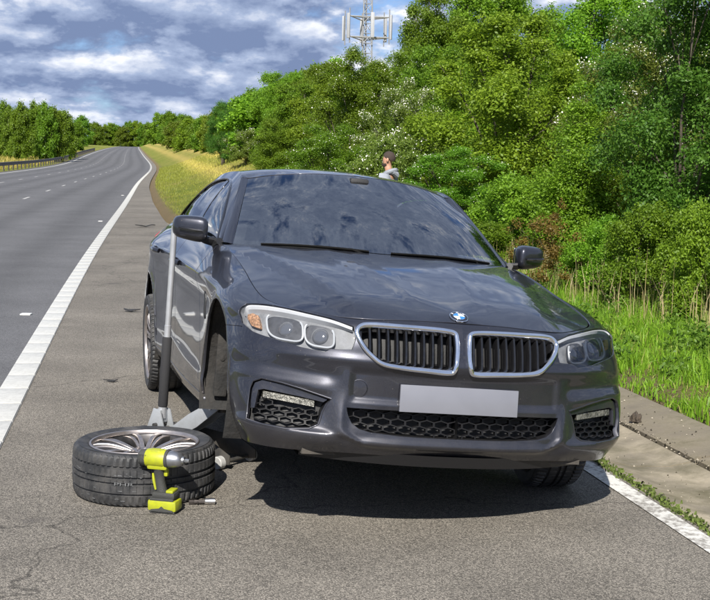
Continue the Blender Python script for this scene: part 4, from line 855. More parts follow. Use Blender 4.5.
def lamp(sd):
    cen = hl_uv.mean(0); sh = cen + (hl_uv-cen)*.985
    V, F, N = panel(BODY, sh, h=.02, flange=.01, off=-.004, sides=(sd,), outward=out_side)
    root = cpart('headlight', mesh('headlight', V, F, M_lens, True, None, N), 'angular headlight with twin light rings' + (' and an amber outer reflector' if sd == -1 else ''))
    V, F, N = panel(BODY, sh, h=.022, flange=0, off=-.036, sides=(sd,), outward=out_side)
    csub('lamp_housing', mesh('lamp_housing', V, F, M_hl, True, None, N), root)
    # bezel wall between lens and housing
    lp = densify(sh, .02); P, N = BODY.ev(lp)
    if (N*out_side(P)).sum() < 0: N = -N
    mb = MB(); n = len(P); VV = np.concatenate([P-N*.010, P-N*.038])*np.array([1, sd, 1]); mb.add(VV, [(i, (i+1) % n, n+(i+1) % n, n+i) for i in range(n)])
    cb(mb, 'bezel', M_hl, root)
    # bright brow under the upper edge
    br = f_([(.462,.704),(.545,.727),(.655,.741),(.755,.747),(.84,.740),(.866,.722)]); P, N = BODY.ev(cr(br, 6)); N = N*np.sign((N*out_side(P)).sum(1))[:, None]
    w = np.linspace(.010, .019, len(P)); V = []; F = []
    for i in range(len(P)):
        c0 = P[i]-N[i]*.009; up = np.array([0, 0, 1.])
        V += [tuple((c0+up*w[i]*.6)*[1, sd, 1]), tuple((c0-up*w[i]*.7+N[i]*.004)*[1, sd, 1]), tuple((c0-up*w[i]*.7-N[i]*.02)*[1, sd, 1])]
    for i in range(len(P)-1): F += [(3*i, 3*i+3, 3*i+4, 3*i+1), (3*i+1, 3*i+4, 3*i+5, 3*i+2)]
    cb(MB().add(V, F), 'brow_strip', M_brow, root)
    # two light rings, flattened at the top, each round a projector lens
    for (yc, zc, rw, rh) in ((.590, .663, .055, .045), (.718, .678, .066, .050)):
        ang = np.linspace(0, 2*PI, 40, endpoint=False); q = []
        for a in ang:
            ca, sa = math.cos(a), math.sin(a); e = 3.2
            q.append((yc + rw*math.copysign(abs(ca)**(2/e), ca), zc + rh*math.copysign(abs(sa)**(2/e), sa) + .10*(math.cos(a)*rw)))
        P, N = BODY.ev(f_(q)); N = N*np.sign((N*out_side(P)).sum(1))[:, None]; P = (P-N*.016)*np.array([1, sd, 1])
        keep = [i for i in range(40)]
        Vw, Fw, Nw = panel(BODY, f_(q), h=.014, flange=0, off=-.030, sides=(sd,), outward=out_side); csub('lamp_well', mesh('lamp_well', Vw, Fw, M_well, True, None, Nw), root)
        keep = [i % 40 for i in range(16, 46)]
        mb = MB(); mb.tube([P[i] for i in keep], .0046, 8); cb(mb, 'light_ring', M_ring, root)
        c = P.mean(0); mb = MB(); nd = Vector((N.mean(0)*np.array([1, sd, 1]))).normalized()
        rm = Matrix.Translation(Vector(c)-nd*.016) @ Vector((0, 0, 1)).rotation_difference(nd).to_matrix().to_4x4()
        mb.lathe([(.050, -.010), (.044, .0), (.036, .004)], 28, 0, rm); mb.lathe([(.036, .004), (.032, .010), (.022, .014), (.010, .016), (.0, .0165)], 28, 1, rm); cb(mb, 'projector', [M_hl, M_proj], root)
    ap = f_([(.812,.662),(.845,.668),(.862,.690),(.858,.712),(.835,.722),(.814,.715)]) if sd == -1 else f_([(.800,.668),(.832,.672),(.850,.690),(.845,.712),(.820,.715)])
    V, F, N = panel(BODY, ap, h=.02, flange=.02, off=-.016, sides=(sd,), outward=out_side)
    csub('reflector', mesh('reflector', V, F, M_amber, True, None, N), root)
for sd in (-1, 1): lamp(sd)

# ---- kidney grilles: chrome surround, upright slats, dark duct behind
def sweep_frame(uv, prof, sd, closed=True):
    """sweeps a profile of (inward, out) offsets round an outline on the body"""
    P, N = BODY.ev(uv); N = N*np.sign((N*out_side(P)).sum(1))[:, None]; n = len(P); V = []; F = []; L = len(prof)
    for i in range(n):
        t = P[(i+1) % n]-P[i-1]; t /= np.linalg.norm(t); b = np.cross(N[i], t); b /= np.linalg.norm(b)
        for a, c in prof: V.append(tuple((P[i] + b*a + N[i]*c)*[1, sd, 1]))
    for i in range(n):
        j = (i+1) % n
        for k in range(L-1): F.append((i*L+k, j*L+k, j*L+k+1, i*L+k+1)[::(1 if sd == 1 else -1)])
    return V, F
kc = kid_uv.mean(0); P_, N_ = BODY.ev(kid_uv)
_t = P_[1]-P_[0]; _b = np.cross(N_[0]*np.sign(N_[0, 0]), _t); insign = 1 if (_b*(P_.mean(0)-P_[0])).sum() > 0 else -1
for sd in (-1, 1):
    fr = [(-.004, -.006), (-.003, .006), (.001, .013), (.007, .016), (.013, .015), (.018, .009), (.020, -.004), (.019, -.03)]
    V, F = sweep_frame(kid_uv, [(insign*a, c) for a, c in fr], sd)
    kg = cpart('kidney_grille', mesh('kidney_grille', V, F, M_chrome, True, 50), 'chrome-framed grille opening with dark upright slats')
    inner = kc + (kid_uv-kc)*.93
    V, F, N = panel(BODY, kc + (kid_uv-kc)*1.0, h=.03, flange=0, off=-.075, sides=(sd,), outward=out_side); csub('duct_backing', mesh('duct_backing', V, F, M_dash, True, None, N), kg)
    V, F = sweep_frame(kc + (kid_uv-kc)*.985, [(0, -.02), (0, -.078)], sd); csub('duct_wall', mesh('duct_wall', V, F, M_trim, True, 50), kg)
    for yv in np.linspace(.052, .430, 11):
        ins = KID[np.abs(KID[:, 0]-yv).argsort()]; zz = []
        for i in range(len(KID)):
            a, b = KID[i], KID[(i+1) % len(KID)]
            if (a[0]-yv)*(b[0]-yv) < 0: zz.append(a[1] + (b[1]-a[1])*(yv-a[0])/(b[0]-a[0]))
        if len(zz) < 2: continue
        z0, z1 = min(zz)+.008, max(zz)-.008
        if z1-z0 < .03: continue
        pts = f_([(yv, z0 + (z1-z0)*t) for t in (0, .25, .5, .75, 1)]); P, N = BODY.ev(pts); N = N*np.sign((N*out_side(P)).sum(1))[:, None]; V = []; F = []
        for i in range(5):
            for dy, dn in ((-.0065, -.055), (-.0075, -.016), (-.004, -.009), (.004, -.009), (.0075, -.016), (.0065, -.055)): V.append(tuple((P[i] + N[i]*dn + np.array([0, dy, 0]))*[1, sd, 1]))
        for i in range(4):
            for k in range(5): F.append((i*6+k, i*6+k+1, i*6+6+k+1, i*6+6+k)[::sd])
        csub('slat', mesh('slat', V, F, M_gloss, True, 40), kg)

# ---- lower intakes: recessed pockets with honeycomb
def pocket(uv, depth, name, mat, sides, closed=True, par=None):
    P, N = BODY.ev(densify(uv, .025)); n = len(P); mb = MB()
    for sd in sides:
        V = np.concatenate([P + [-.001, 0, 0], P + [-depth, 0, 0]])*np.array([1, sd, 1]); mb.add(V, [(i, (i+1) % n, n+(i+1) % n, n+i) for i in range(n if closed else n-1)])
        c = P.mean(0) + [-depth, 0, 0]
        V = np.concatenate([P + [-depth, 0, 0], [c]])*np.array([1, sd, 1]); mb.add(V, [(i, (i+1) % n, n) for i in range(n)], 1)
    return mb
def honeycomb(poly, cw, ch, depth, sides, bar=.0036):
    """stretched hexagon bars inside an outline given in (y, z)"""
    mb = MB(); lo, hi = poly.min(0), poly.max(0); rows = int((hi[1]-lo[1])/(ch*.75))+2; cells = []
    for r in range(rows):
        for k in range(-1, int((hi[0]-lo[0])/cw)+2):
            c = np.array([lo[0] + (k+.5*(r % 2))*cw, lo[1] + r*ch*.75])
            if inpoly(c[None], poly)[0]: cells.append(c)
    hexo = np.array([(math.cos(R(60*k+30))*cw/math.sqrt(3), math.sin(R(60*k+30))*ch*.5) for k in range(6)])
    for c in cells:
        o = c + hexo*1.03; i = c + hexo*(1-1.25*bar/ch)
        ok = inpoly(o, poly + 0) 
        if ok.sum() < 3: continue
        uv = f_(np.concatenate([o, i])); P, N = BODY.ev(uv); P = P + np.array([-depth, 0, 0])
        for sd in sides:
            V = np.concatenate([P, P[6:] + [-.022, 0, 0], P[:6] + [-.022, 0, 0]])*np.array([1, sd, 1])
            F = []
            for k in range(6):
                j = (k+1) % 6; F += [(k, j, 6+j, 6+k), (6+k, 6+j, 12+j, 12+k)]
            mb.add(V, [f[::sd] for f in F])
    return mb
mb = pocket(np.concatenate([lg_uv]), .075, 'intake', None, (1, -1), closed=False); it = cb(mb, 'lower_intake', [M_trim, M_dash])
cb(honeycomb(np.array(LG) * [1, 1], .062, .034, .030, (1, -1)), 'honeycomb', M_mesh, it, False)
MESHF = np.array([(.818,.290),(.812,.350),(.80,.364),(.61,.354),(.570,.350),(.582,.300),(.63,.284),(.73,.278)])
for sd in (-1, 1):
    fg = cb(pocket(fog_uv, .06, 'fog', None, (sd,)), 'corner_intake', [M_trim, M_dash], label='corner air intake with honeycomb mesh and a fog lamp bar')
    cb(honeycomb(MESHF, .050, .028, .028, (sd,)), 'honeycomb', M_mesh, fg, False)
    P, N = BODY.ev(f_([(.590, .378), (.66, .384), (.74, .390), (.785, .392)])); mb = MB(); V = []
    for p in P:
        for dz, dx in ((-.012, -.016), (.013, -.022), (.013, -.05), (-.012, -.05)): V.append(((p[0]+dx), p[1]*sd, p[2]+dz))
    F = []
    for i in range(3):
        for k in range(4): F.append((i*4+k, i*4+(k+1) % 4, i*4+4+(k+1) % 4, i*4+4+k)[::sd])
    F += [(0, 1, 2, 3)[::-sd], (12, 13, 14, 15)[::sd]]
    mb.add(V, F); lampo = cb(mb, 'fog_lamp', simple('fog_reflector', (.10, .098, .085), .25, .2, var=.8, vscale=60, bump=.8, bscale=80), fg, False)
    hood = f_([(.842,.330),(.838,.408),(.826,.436),(.796,.451),(.72,.442),(.65,.429),(.548,.404),(.562,.392),(.65,.404),(.72,.411),(.790,.417),(.812,.410),(.824,.335)])
    V, F, N = panel(BODY, hood, h=.012, flange=.018, off=-.010, sides=(sd,), outward=out_side); csub('intake_hood', mesh('intake_hood', V, F, M_paint, True, None, N), fg)
    # painted rim round the pocket
    V, F = sweep_frame(fog_uv, [(.006, -.001), (.003, .002), (-.001, .002), (-.003, -.001), (-.004, -.02)], sd)
    csub('intake_rim', mesh('intake_rim', V, F, M_paint, True, 60), fg)
# under-lip and splitter
mb = MB(); prof = []
for yv in np.linspace(-.62, .62, 21):
    xf = .855 - .30*(abs(yv)/.80)**2.3; prof.append((xf, yv))
for k in range(20):
    (x0, y0), (x1, y1) = prof[k], prof[k+1]; mb.add([(x0, y0, .200), (x1, y1, .200), (x1-.02, y1, .150), (x0-.02, y0, .150), (x0-.40, y0, .150), (x1-.40, y1, .150)], [(0, 3, 2, 1), (3, 4, 5, 2)])
cb(mb, 'splitter', M_trim)
# number plate (blanked in the photograph), tow-eye cover
mb = MB(); mb.box((0, 0, 0), (.012, .52, .112), bev=.003)
po = cb(mb, 'number_plate', M_plate, label='blank pale grey number plate'); 
tl = math.atan2(.013, .111); po.matrix_basis = POSE @ Matrix.Translation((.862, 0, .438)) @ Matrix.Rotation(-tl*.8, 4, 'Y')
mb = MB(); mb.box((-.014, 0, 0), (.016, .50, .085), bev=.002); cb(mb, 'plate_holder', M_trim, po)
uvt = f_([(.422, .462)]); P, N = BODY.ev(uvt); nd = Vector(N[0]*np.sign(N[0, 0])); nd.y *= -1
rm = Matrix.Translation(Vector(P[0])*1 - Vector((0, 2*P[0][1], 0))) @ Vector((0, 0, 1)).rotation_difference(nd).to_matrix().to_4x4()
mb = MB(); mb.lathe([(.037, -.004), (.037, .0006), (.0345, .0012), (.0335, -.0008), (.0315, .0014), (.0, .0022)], 36, 0, rm); cb(mb, 'tow_cover', M_paint, bumper)

# ---- sides: wing, doors, sill, quarter, rear
a_top = 180-a_fr
D1 = [(-.50,.222),(-.56,.32),(-.62,.52),(-.67,.72),(-.71,.90)]
D2 = [(-1.70,.222),(-1.71,.45),(-1.72,.70),(-1.735,.92)]
D3 = [(-2.50,.222),(-2.545,.36),(-2.60,.50),(-2.68,.66),(-2.79,.80),(-2.87,.93)]
uD1, uD2, uD3 = top_u(-.735), top_u(-1.745), top_u(-2.91)
def shift(l, dx): return [(a+dx, b) for a, b in l]
g = .0055
wing = np.concatenate([hl_uv[4:5], hl_uv[3::-1], hl_uv[-1:], [shut_hl + [0, .005]], [shut_arch + [0, .005]], s_(arch(AFX, a_fr+1, 188)), s_([(-.36,.222)]), s_(shift(D1, g)), [(uD1-.004, vmax)], [(u_vm+.01, vmax)]])
door1 = np.concatenate([s_(shift(D1, -g)), [(uD1+.004, vmax)], [(uD2-.004, vmax)], s_(shift(D2, g))[::-1]])
door2 = np.concatenate([s_(shift(D2, -g)), [(uD2+.004, vmax)], [(uD3-.004, vmax)], s_(shift(D3, g))[::-1]])
u_bt = 5.30
a_re = 180 - math.degrees(math.asin((.655-ARZ)/.388)); qa = [(-2.975 + .388*math.cos(R(a)), ARZ + .388*math.sin(R(a))) for a in np.linspace(a_re, -10, 30)]
quarter = np.concatenate([s_(shift(D3, -g)), [(uD3+.004, vmax)], [(u_bt, vmax)], s_([(-3.90, .665)]), s_(qa), s_([(-2.545, .222)])])
sill = np.concatenate([s_([(-.345, .218)]), s_([(-2.56, .218)]), [(s_([(-2.61, .16)])[0][0], 0)], [(s_([(-.36, .16)])[0][0], 0)]])
rb = np.concatenate([s_([(-2.975-.388*math.cos(R(-20)), .20)])*[1, 0], s_([(-2.975 + .388*math.cos(R(a)), ARZ + .388*math.sin(R(a))) for a in np.linspace(195, a_re+1, 14)]), s_([(-3.90, .655)]), r_([(.5, .66), (.0, .66)]), [(BODY.U[-1], 0)]])
bootr = np.concatenate([[(u_bt+.005, vmax)], r_([(.76, .67), (.5, .67), (.0, .67)]), [(BODY.U[-1], vmax)]])
tail = r_([(.40,.80),(.42,.90),(.55,.945),(.70,.96)]); tail = np.concatenate([tail, s_([(-3.72, .965), (-3.66, .93), (-3.74, .86)]), r_([(.72, .80)])])
for sd in (-1, 1):
    P = lambda n, poly, mat=M_paint, **k: cpart(n, pmesh(n, mat, BODY, poly, sides=(sd,), outward=out_side, **k))
    P('front_wing', wing); d1 = P('front_door', door1); d2 = P('rear_door', door2); P('rear_quarter', quarter); P('sill', sill, h=.03)
    P('tail_light', tail, M_red, off=.006)
    for dd, xx, zz in ((d1, -1.52, .835), (d2, -2.52, .865)):
        pp, nn = BODY.ev(s_([(xx, zz)])); y = abs(pp[0][1]); mb = MB()
        mb.tube([(xx+.11, (y+.004)*sd, zz-.006), (xx+.085, (y+.030)*sd, zz-.002), (xx, (y+.038)*sd, zz+.001), (xx-.085, (y+.030)*sd, zz+.004), (xx-.11, (y+.004)*sd, zz+.006)], .014, 10, flat=1.2)
        cb(mb, 'door_handle', M_paint, dd)
    # air breather behind the front wheel
    q = s_([(-.43,.60),(-.435,.70),(-.455,.735),(-.485,.72),(-.47,.62)]); P('wing_vent', q, M_trim, off=.004, h=.02, flange=.006)
cpart('rear_bumper', pmesh('rear_bumper', M_paint, BODY, rb, sides=(1, -1), outward=out_side, h=.03))
cpart('boot_panel', pmesh('boot_panel', M_paint, BODY, bootr, sides=(1, -1), outward=out_side, h=.03))

# ---- dark structure behind the panel gaps
arr = s_([(-2.975 + .41*math.cos(R(a)), ARZ + .41*math.sin(R(a))) for a in np.linspace(-10, 190, 40)])
inner_s = np.concatenate([s_(arch(AFX, 60, 189, r=.41)), [(s_([(-.42, .16)])[0][0], .02)], [(s_([(-2.55, .16)])[0][0], .02)], arr, [(s_([(-3.45, .2)])[0][0], .03)], [(BODY.U[-1], .03)], [(BODY.U[-1], vmax-.01)], [(1.15, vmax-.01)]])
cpart('inner_shell', pmesh('inner_shell', M_grime, BODY, inner_s, sides=(1, -1), outward=out_side, h=.05, off=-.022, flange=0))

# ---- bonnet, roof, boot lid
r7 = np.array(NET[-1]); bp = []
for sgn in (1, -1):
    for p in BODY.P[-1, ::25]:
        if p[0] > -.80: bp.append((p[0], p[1]*sgn, p[2]))
bp += [(x, y, z) for x, z in ((.762,.777),(.70,.800),(.60,.828),(.45,.862),(.25,.905),(0,.950),(-.2,.980),(-.38,1.000)) for y in (0,)]
for x, zc, ze in ((.60,.828,.750),(.45,.862,.764),(.25,.905,.803),(0,.950,.857),(-.25,.987,.905),(-.42,1.004,.938)):
    for t in (.35, .62, .85):
        ye = np.interp(x, [-.72,-.45,-.05,.15,.32,.44,.60,.735,.80], [.818,.803,.788,.78,.77,.74,.625,.45,.0]); y = ye*t
        for sgn in (1, -1): bp.append((x, sgn*y, zc - (zc-ze)*(t**2.6)))
def bonnet_extra(q):
    x, y = q[:, 0], np.abs(q[:, 1]); f = ss(x, .79, .62)*ss(x, -.70, -.50)
    yc = .405 + (.75-x)*.235; yi = .10 + (.75-x)*.19
    tent = np.where(y < yc, np.clip(1-(yc-y)/.26, 0, 1), np.clip(1-(y-yc)/.085, 0, 1))          # pressed line from the screen pillar to the grille
    t2 = np.where(y < yi, np.clip(1-(yi-y)/.09, 0, 1), np.clip(1-(y-yi)/.13, 0, 1))
    return f*(.0125*tent - .004 + .0045*t2*ss(x, .72, .4))
BON = Thin(list({tuple(np.round(p, 4)) for p in bp}), lam=4e-4, extra=bonnet_extra)
iu = np.searchsorted(BODY.U, top_u(-.70)); edge = BODY.P[-1, 0:iu:6][:, :2]
cowl = cr([(-.365,0),(-.385,.2),(-.45,.45),(-.56,.64),(-.69,.805)], 6)
bpoly = np.concatenate([edge[:, :2] - [.007, .007], cowl[::-1]]); bpoly[0, 1] = 0; bpoly = np.concatenate([bpoly, (bpoly*[1, -1])[::-1][1:-1]])
# remove doubled points
bpoly = np.array([p for i, p in enumerate(bpoly) if np.linalg.norm(p-bpoly[i-1]) > 1e-4])
up = lambda P: np.tile([0, 0, 1.], (len(P), 1))
bonnet = cpart('bonnet', pmesh('bonnet', M_paint, BON, bpoly, h=.02, flange=.02, outward=up))
# rails
RAIL = np.array([(-.735,.806,.984),(-1.0,.722,1.168),(-1.3,.640,1.345),(-1.7,.606,1.395),(-2.3,.600,1.392),(-2.75,.605,1.335),(-3.1,.635,1.222),(-3.5,.690,1.085)])
BELT = np.array([(-.72,.818,.972),(-1.0,.828,.976),(-1.3,.838,.98),(-1.7,.845,.986),(-2.3,.845,1.0),(-2.75,.822,1.018),(-3.1,.785,1.037),(-3.5,.72,1.06)])
MID = (RAIL+BELT)/2; MID[:, 1] += .022*np.array([.1,.6,1,1,1,1,.8,.2]); MID[:, 2] += .01
GH = Loft([BELT, MID, RAIL], nu=500, nv=120)
railc = cr(RAIL, 10)
WT = np.array([(-1.135,0,1.410),(-1.165,.27,1.399),(-1.235,.47,1.372),(-1.302,.597,1.343)]); WB = np.array([(-.385,0,.998),(-.42,.3,.998),(-.53,.58,.990),(-.664,.756,.978)])
RT = np.array([(-2.80,0,1.375),(-2.785,.3,1.366),(-2.75,.50,1.345),(-2.73,.575,1.335)]); RB = np.array([(-3.36,0,1.120),(-3.34,.35,1.115),(-3.30,.58,1.105),(-3.27,.66,1.10)])
rp = []
for sgn in (1, -1):
    for p in railc[20:52:2]: rp.append((p[0], p[1]*sgn, p[2]))
    for p in cr(WT, 3): rp.append((p[0], p[1]*sgn, p[2]+.004))
    for p in cr(RT, 3): rp.append((p[0], p[1]*sgn, p[2]+.004))
    for x, z in ((-1.35,1.434),(-1.6,1.452),(-1.9,1.458),(-2.2,1.448),(-2.5,1.422)): rp += [(x, .28*sgn, z-.012), (x, .47*sgn, z-.034)]
rp += [(x, 0, z) for x, z in ((-1.3,1.434),(-1.6,1.455),(-1.9,1.461),(-2.2,1.452),(-2.5,1.427),(-2.7,1.396))]
ROOF = Thin(list({tuple(np.round(p, 4)) for p in rp}), lam=2e-5)
hp = cr(WT, 6); hr = cr(RT, 6)
rpoly = np.concatenate([hp[:, :2] - [.012, 0], railc[21:51, :2], hr[::-1][:, :2] + [.012, 0]]); rpoly = np.concatenate([rpoly, (rpoly*[1, -1])[::-1][1:-1]])
cpart('roof', pmesh('roof', M_paint, ROOF, rpoly, h=.035, flange=.015, outward=up))
def strip(a, b, n=24, bulge=.008, mat=None):
    A = cr(a, n); B = cr(b, n); V = []; F = []
    k = min(len(A), len(B))
    for i in range(k):
        m = (A[i]+B[i])/2; 
        for t in (0, .25, .5, .75, 1):
            p = A[i]*(1-t) + B[i]*t; o = 4*t*(1-t)*bulge; V.append(p + np.array([.35, .75, .55])*o)
    for i in range(k-1):
        for q in range(4): F.append((i*5+q, i*5+q+1, i*5+5+q+1, i*5+5+q))
    return np.array(V), F
# A-pillars, C-pillars (between the screens and the rails)
GE = np.array([WB[-1], (WB[-1]+WT[-1])/2 + [.02, .004, .012], WT[-1]])
for sd in (-1, 1):
    V, F = strip(GE, np.array([RAIL[0], RAIL[1], RAIL[2]]) + [[.004, 0, -.004], [0, 0, 0], [0, 0, 0]])
    cpart('windscreen_pillar', mesh('windscreen_pillar', V*[1, sd, 1], [f[::sd] for f in F], M_paint, True))
    V, F = strip(np.array([RT[-1], (RT[-1]+RB[-1])/2 + [0, .01, .01], RB[-1]]), np.array([RAIL[5], RAIL[6], RAIL[7]]))
    cpart('rear_pillar', mesh('rear_pillar', V*[1, sd, 1], [f[::sd] for f in F], M_paint, True))
def screen(T, B, bulge, mats, name, frit):
    WM = (T+B)/2; WM = WM + np.array([bulge[0], 0, bulge[1]])
    full = lambda A: np.concatenate([(A*[1, -1, 1])[::-1], A[1:]])
    S = Loft([full(B), full(WM), full(T)], nu=300, nv=120); U1, V1 = S.U[-1], S.V[-1]
    me = pmesh(name, mats[0], S, np.array([(0, 0), (U1, 0), (U1, V1), (0, V1)]), h=.035, flange=0, outward=up); g_ = cpart(name, me)
    # dark printed border under the glass
    pu = lambda a, b: np.array([(U1*a, V1*b)])
    o = np.array([(0, 0), (U1, 0), (U1, V1), (0, V1)]); i_ = np.array([(U1*.035, V1*frit[0]), (U1*.10, V1*frit[0]*.8), (U1*.9, V1*frit[0]*.8), (U1*.965, V1*frit[0]), (U1*.955, V1*(1-frit[1])), (U1*.045, V1*(1-frit[1]))])
    csub('frit', pmesh('frit', M_dash, S, o, [i_], h=.04, flange=0, off=-.005, outward=up), g_)
    return g_, S
ws, WS = screen(WT, WB, (.022, .020), (M_glass,), 'windscreen', (.055, .05))
screen(RT, RB, (-.02, .02), (M_glass2,), 'rear_window', (.06, .05))
# wipers, cowl
mb = MB(); cw = []
for t in np.linspace(-1, 1, 25):
    b = cr(WB, 8); k = b[int(round(abs(t)*(len(b)-1)))]; y = k[1]*math.copysign(1, t); cw.append((k[0], y, k[2]))
for k in range(24):
    a, b = cw[k], cw[k+1]; mb.add([(a[0]-.03, a[1], a[2]-.002), (b[0]-.03, b[1], b[2]-.002), (b[0]+.05, b[1], b[2]-.040), (a[0]+.05, a[1], a[2]-.040), (a[0]+.12, a[1]*.97, a[2]-.065), (b[0]+.12, b[1]*.97, b[2]-.065)], [(0, 1, 2, 3), (3, 2, 5, 4)])
cb(mb, 'cowl', M_dash, smooth=False)
for y0, y1 in ((-.10, -.62), (.62, .02)):
    q = []
    for t in np.linspace(0, 1, 7):
        uu = .5 + (y0 + (y1-y0)*t)/1.5*.98; P, N = WS.ev([[WS.U[-1]*uu, WS.V[-1]*(.004 + .008*math.sin(PI*t))]]); N = N*np.sign(N[0, 2]); q.append(tuple(P[0]+N[0]*.005))
    mb = MB(); mb.tube(q, .005, 6); mb.tube([(q[0][0]+.05, q[0][1]*.9, q[0][2]-.03), q[1], q[3]], .006, 6); cb(mb, 'wiper', M_wiper)
# boot lid
bl = []
for sgn in (1, -1):
    for p in BODY.P[-1, ::20]:
        if p[0] < -3.2: bl.append((p[0], p[1]*sgn, p[2]))
    for p in RB: bl.append((p[0], p[1]*sgn, p[2]-.004))
bl += [(-3.6, 0, 1.118), (-3.8, 0, 1.108), (-3.6, .4, 1.105), (-3.6, -.4, 1.105)]
BL = Thin(list({tuple(np.round(p, 4)) for p in bl}), lam=1e-4)
iu0 = np.searchsorted(BODY.U, top_u(-3.45)); eb = BODY.P[-1, iu0:-1:8][:, :2]
tp = np.concatenate([cr(RB, 4)[:, :2] - [.02, 0], eb]); tp = np.concatenate([tp, (tp*[1, -1])[::-1]])
tp = np.array([p for i, p in enumerate(tp) if np.linalg.norm(p-tp[i-1]) > 2e-3])
cpart('boot_lid', pmesh('boot_lid', M_paint, BL, tp, h=.04, outward=up))

# ---- greenhouse sides
def g_s(pts): return GH.inv(pts, (0, 2), 0, 99)
DLO = [(-.80,.990),(-1.7,1.004),(-2.3,1.018),(-2.80,1.038),(-2.96,1.075),(-2.93,1.12),(-2.80,1.215),(-2.62,1.285),(-2.35,1.330),(-2.0,1.350),(-1.7,1.345),(-1.45,1.315),(-1.25,1.248),(-1.0,1.115)]
dlo = g_s(cr(DLO, 3, False)); 
u1, v1 = GH.U[-1], GH.V[-1]
side_out = lambda P: np.tile([0, 1., .2], (len(P), 1))
for sd in (-1, 1):
    P = lambda n, poly, mat=M_paint, **k: cpart(n, pmesh(n, mat, GH, poly, sides=(sd,), outward=side_out, **k))
    P('window_surround', np.array([(.02, 0), (u1, 0), (u1, v1), (.02, v1)]), holes=[dlo], h=.03, flange=.015)
    gl = lambda n, pts, m=M_glass2: P(n, g_s(pts), m, off=-.006, flange=0, h=.05)
    gl('door_window', [(-.82,.994),(-1.66,1.008),(-1.69,1.335),(-1.45,1.305),(-1.25,1.238),(-1.0,1.105)], M_glass)
    gl('door_window', [(-1.80,1.012),(-2.3,1.022),(-2.62,1.034),(-2.60,1.275),(-2.35,1.320),(-2.0,1.340),(-1.79,1.338)])
    gl('quarter_window', [(-2.66,1.04),(-2.80,1.046),(-2.93,1.08),(-2.80,1.205),(-2.65,1.262)])
    P('centre_pillar', g_s([(-1.655,1.003),(-1.81,1.008),(-1.80,1.347),(-1.68,1.343)]), M_gloss, off=-.003, flange=.004, h=.04)
    P('quarter_bar', g_s([(-2.615,1.03),(-2.665,1.034),(-2.655,1.27),(-2.595,1.288)]), M_gloss, off=-.003, flange=.004, h=.04)
    # bright-black bead round the glass
    Pd, Nd = GH.ev(dlo); Nd = Nd*np.sign(Nd[:, 1:2]); mb = MB(); q = [tuple((a+n*.002)*[1, sd, 1]) for a, n in zip(Pd, Nd)]; mb.tube(q + q[:1], .008, 6, caps=False); cb(mb, 'window_trim', M_gloss)
    # door mirror
    bm = bmesh.new(); bmesh.ops.create_cube(bm, size=1); bmesh.ops.subdivide_edges(bm, edges=list(bm.edges), cuts=5, use_grid_fill=True)
    for v in bm.verts:
        p = v.co*2; l = (p.x**4+p.y**4+p.z**4)**.25 or 1; p = p/l*max(abs(p.x), abs(p.y), abs(p.z))
        t = (p.y+1)/2                                    # 0 at the door, 1 outside
        xw = .095*(1-.35*t)*(1 if p.x < 0 else .95); zz = .068*(1-.16*t) + .006*(1-t)
        v.co = ((-.785 + p.x*xw*.75 - .055*t), sd*(.965 + p.y*.088), 1.036 + p.z*zz + .010*t - .006*(p.x > 0)*abs(p.x)*p.z)
    mb = MB().bm(bm); 
    for i, f in enumerate(mb.F):
        c = np.mean([mb.V[k] for k in f], 0); mb.M[i] = 1 if c[2] < 1.000 else 0
    mir = cb(mb, 'door_mirror', [M_paint, M_trim], sharp=60)
    mb = MB(); mb.tube([(-.80, sd*.82, .975), (-.79, sd*.88, .985), (-.785, sd*.93, 1.005)], [.030, .026, .024], 10, flat=.6); mb.tube([(-.73, sd*.815, .985), (-.80, sd*.83, .965), (-.86, sd*.835, .99)], .02, 8); cb(mb, 'mirror_arm', M_trim, mir)
    mb = MB(); mb.box((-.872, sd*.965, 1.045), (.004, .145, .085), bev=.002); cb(mb, 'mirror_glass', M_chrome, mir)
    mb = MB(); mb.tube([(-.722, sd*.91, 1.030), (-.734, sd*.96, 1.033), (-.750, sd*1.00, 1.036), (-.768, sd*1.03, 1.039)], .0055, 6); cb(mb, 'indicator_strip', M_gloss, mir)

# ---- badge: black ring with letters, blue and white quarters
P, N = BON.ev([(.758, 0)]); nd = Vector(N[0]); rm = Matrix.Translation(Vector(P[0])) @ Matrix(((0, nd.z*1, nd.x, 0), (-1, 0, nd.y, 0), (0, 0, nd.z, 0), (0, 0, 0, 1)))
zx = Vector((0, -1, 0)); zy = nd.cross(zx).normalized()*1
if zy.x > 0: zy = -zy
zx = zy.cross(nd).normalized(); rm = Matrix(((zx.x, zy.x, nd.x, P[0][0]), (zx.y, zy.y, nd.y, P[0][1]), (zx.z, zy.z, nd.z, P[0][2]+.001), (0, 0, 0, 1)))
mb = MB(); mb.lathe([(.041, -.002), (.041, .003), (.0392, .0045), (.0378, .0036)], 40, 0, rm); mb.lathe([(.0378, .0036), (.0262, .0046)], 40, 1, rm); mb.lathe([(.0262, .0046), (.0252, .0056), (.0245, .0048)], 40, 0, rm)
bd = cb(mb, 'bonnet_badge', [M_chrome, M_gloss], label='round badge with blue and white quarters in a black ring')
for k in range(4):
    mb = MB(); mb.lathe([(.0245, .0048), (.012, .0054), (0, .0056)], 10, 0, rm, a0=k*PI/2, a1=(k+1)*PI/2); cb(mb, 'badge_quarter', M_white if k in (0, 2) else M_blue, bd)
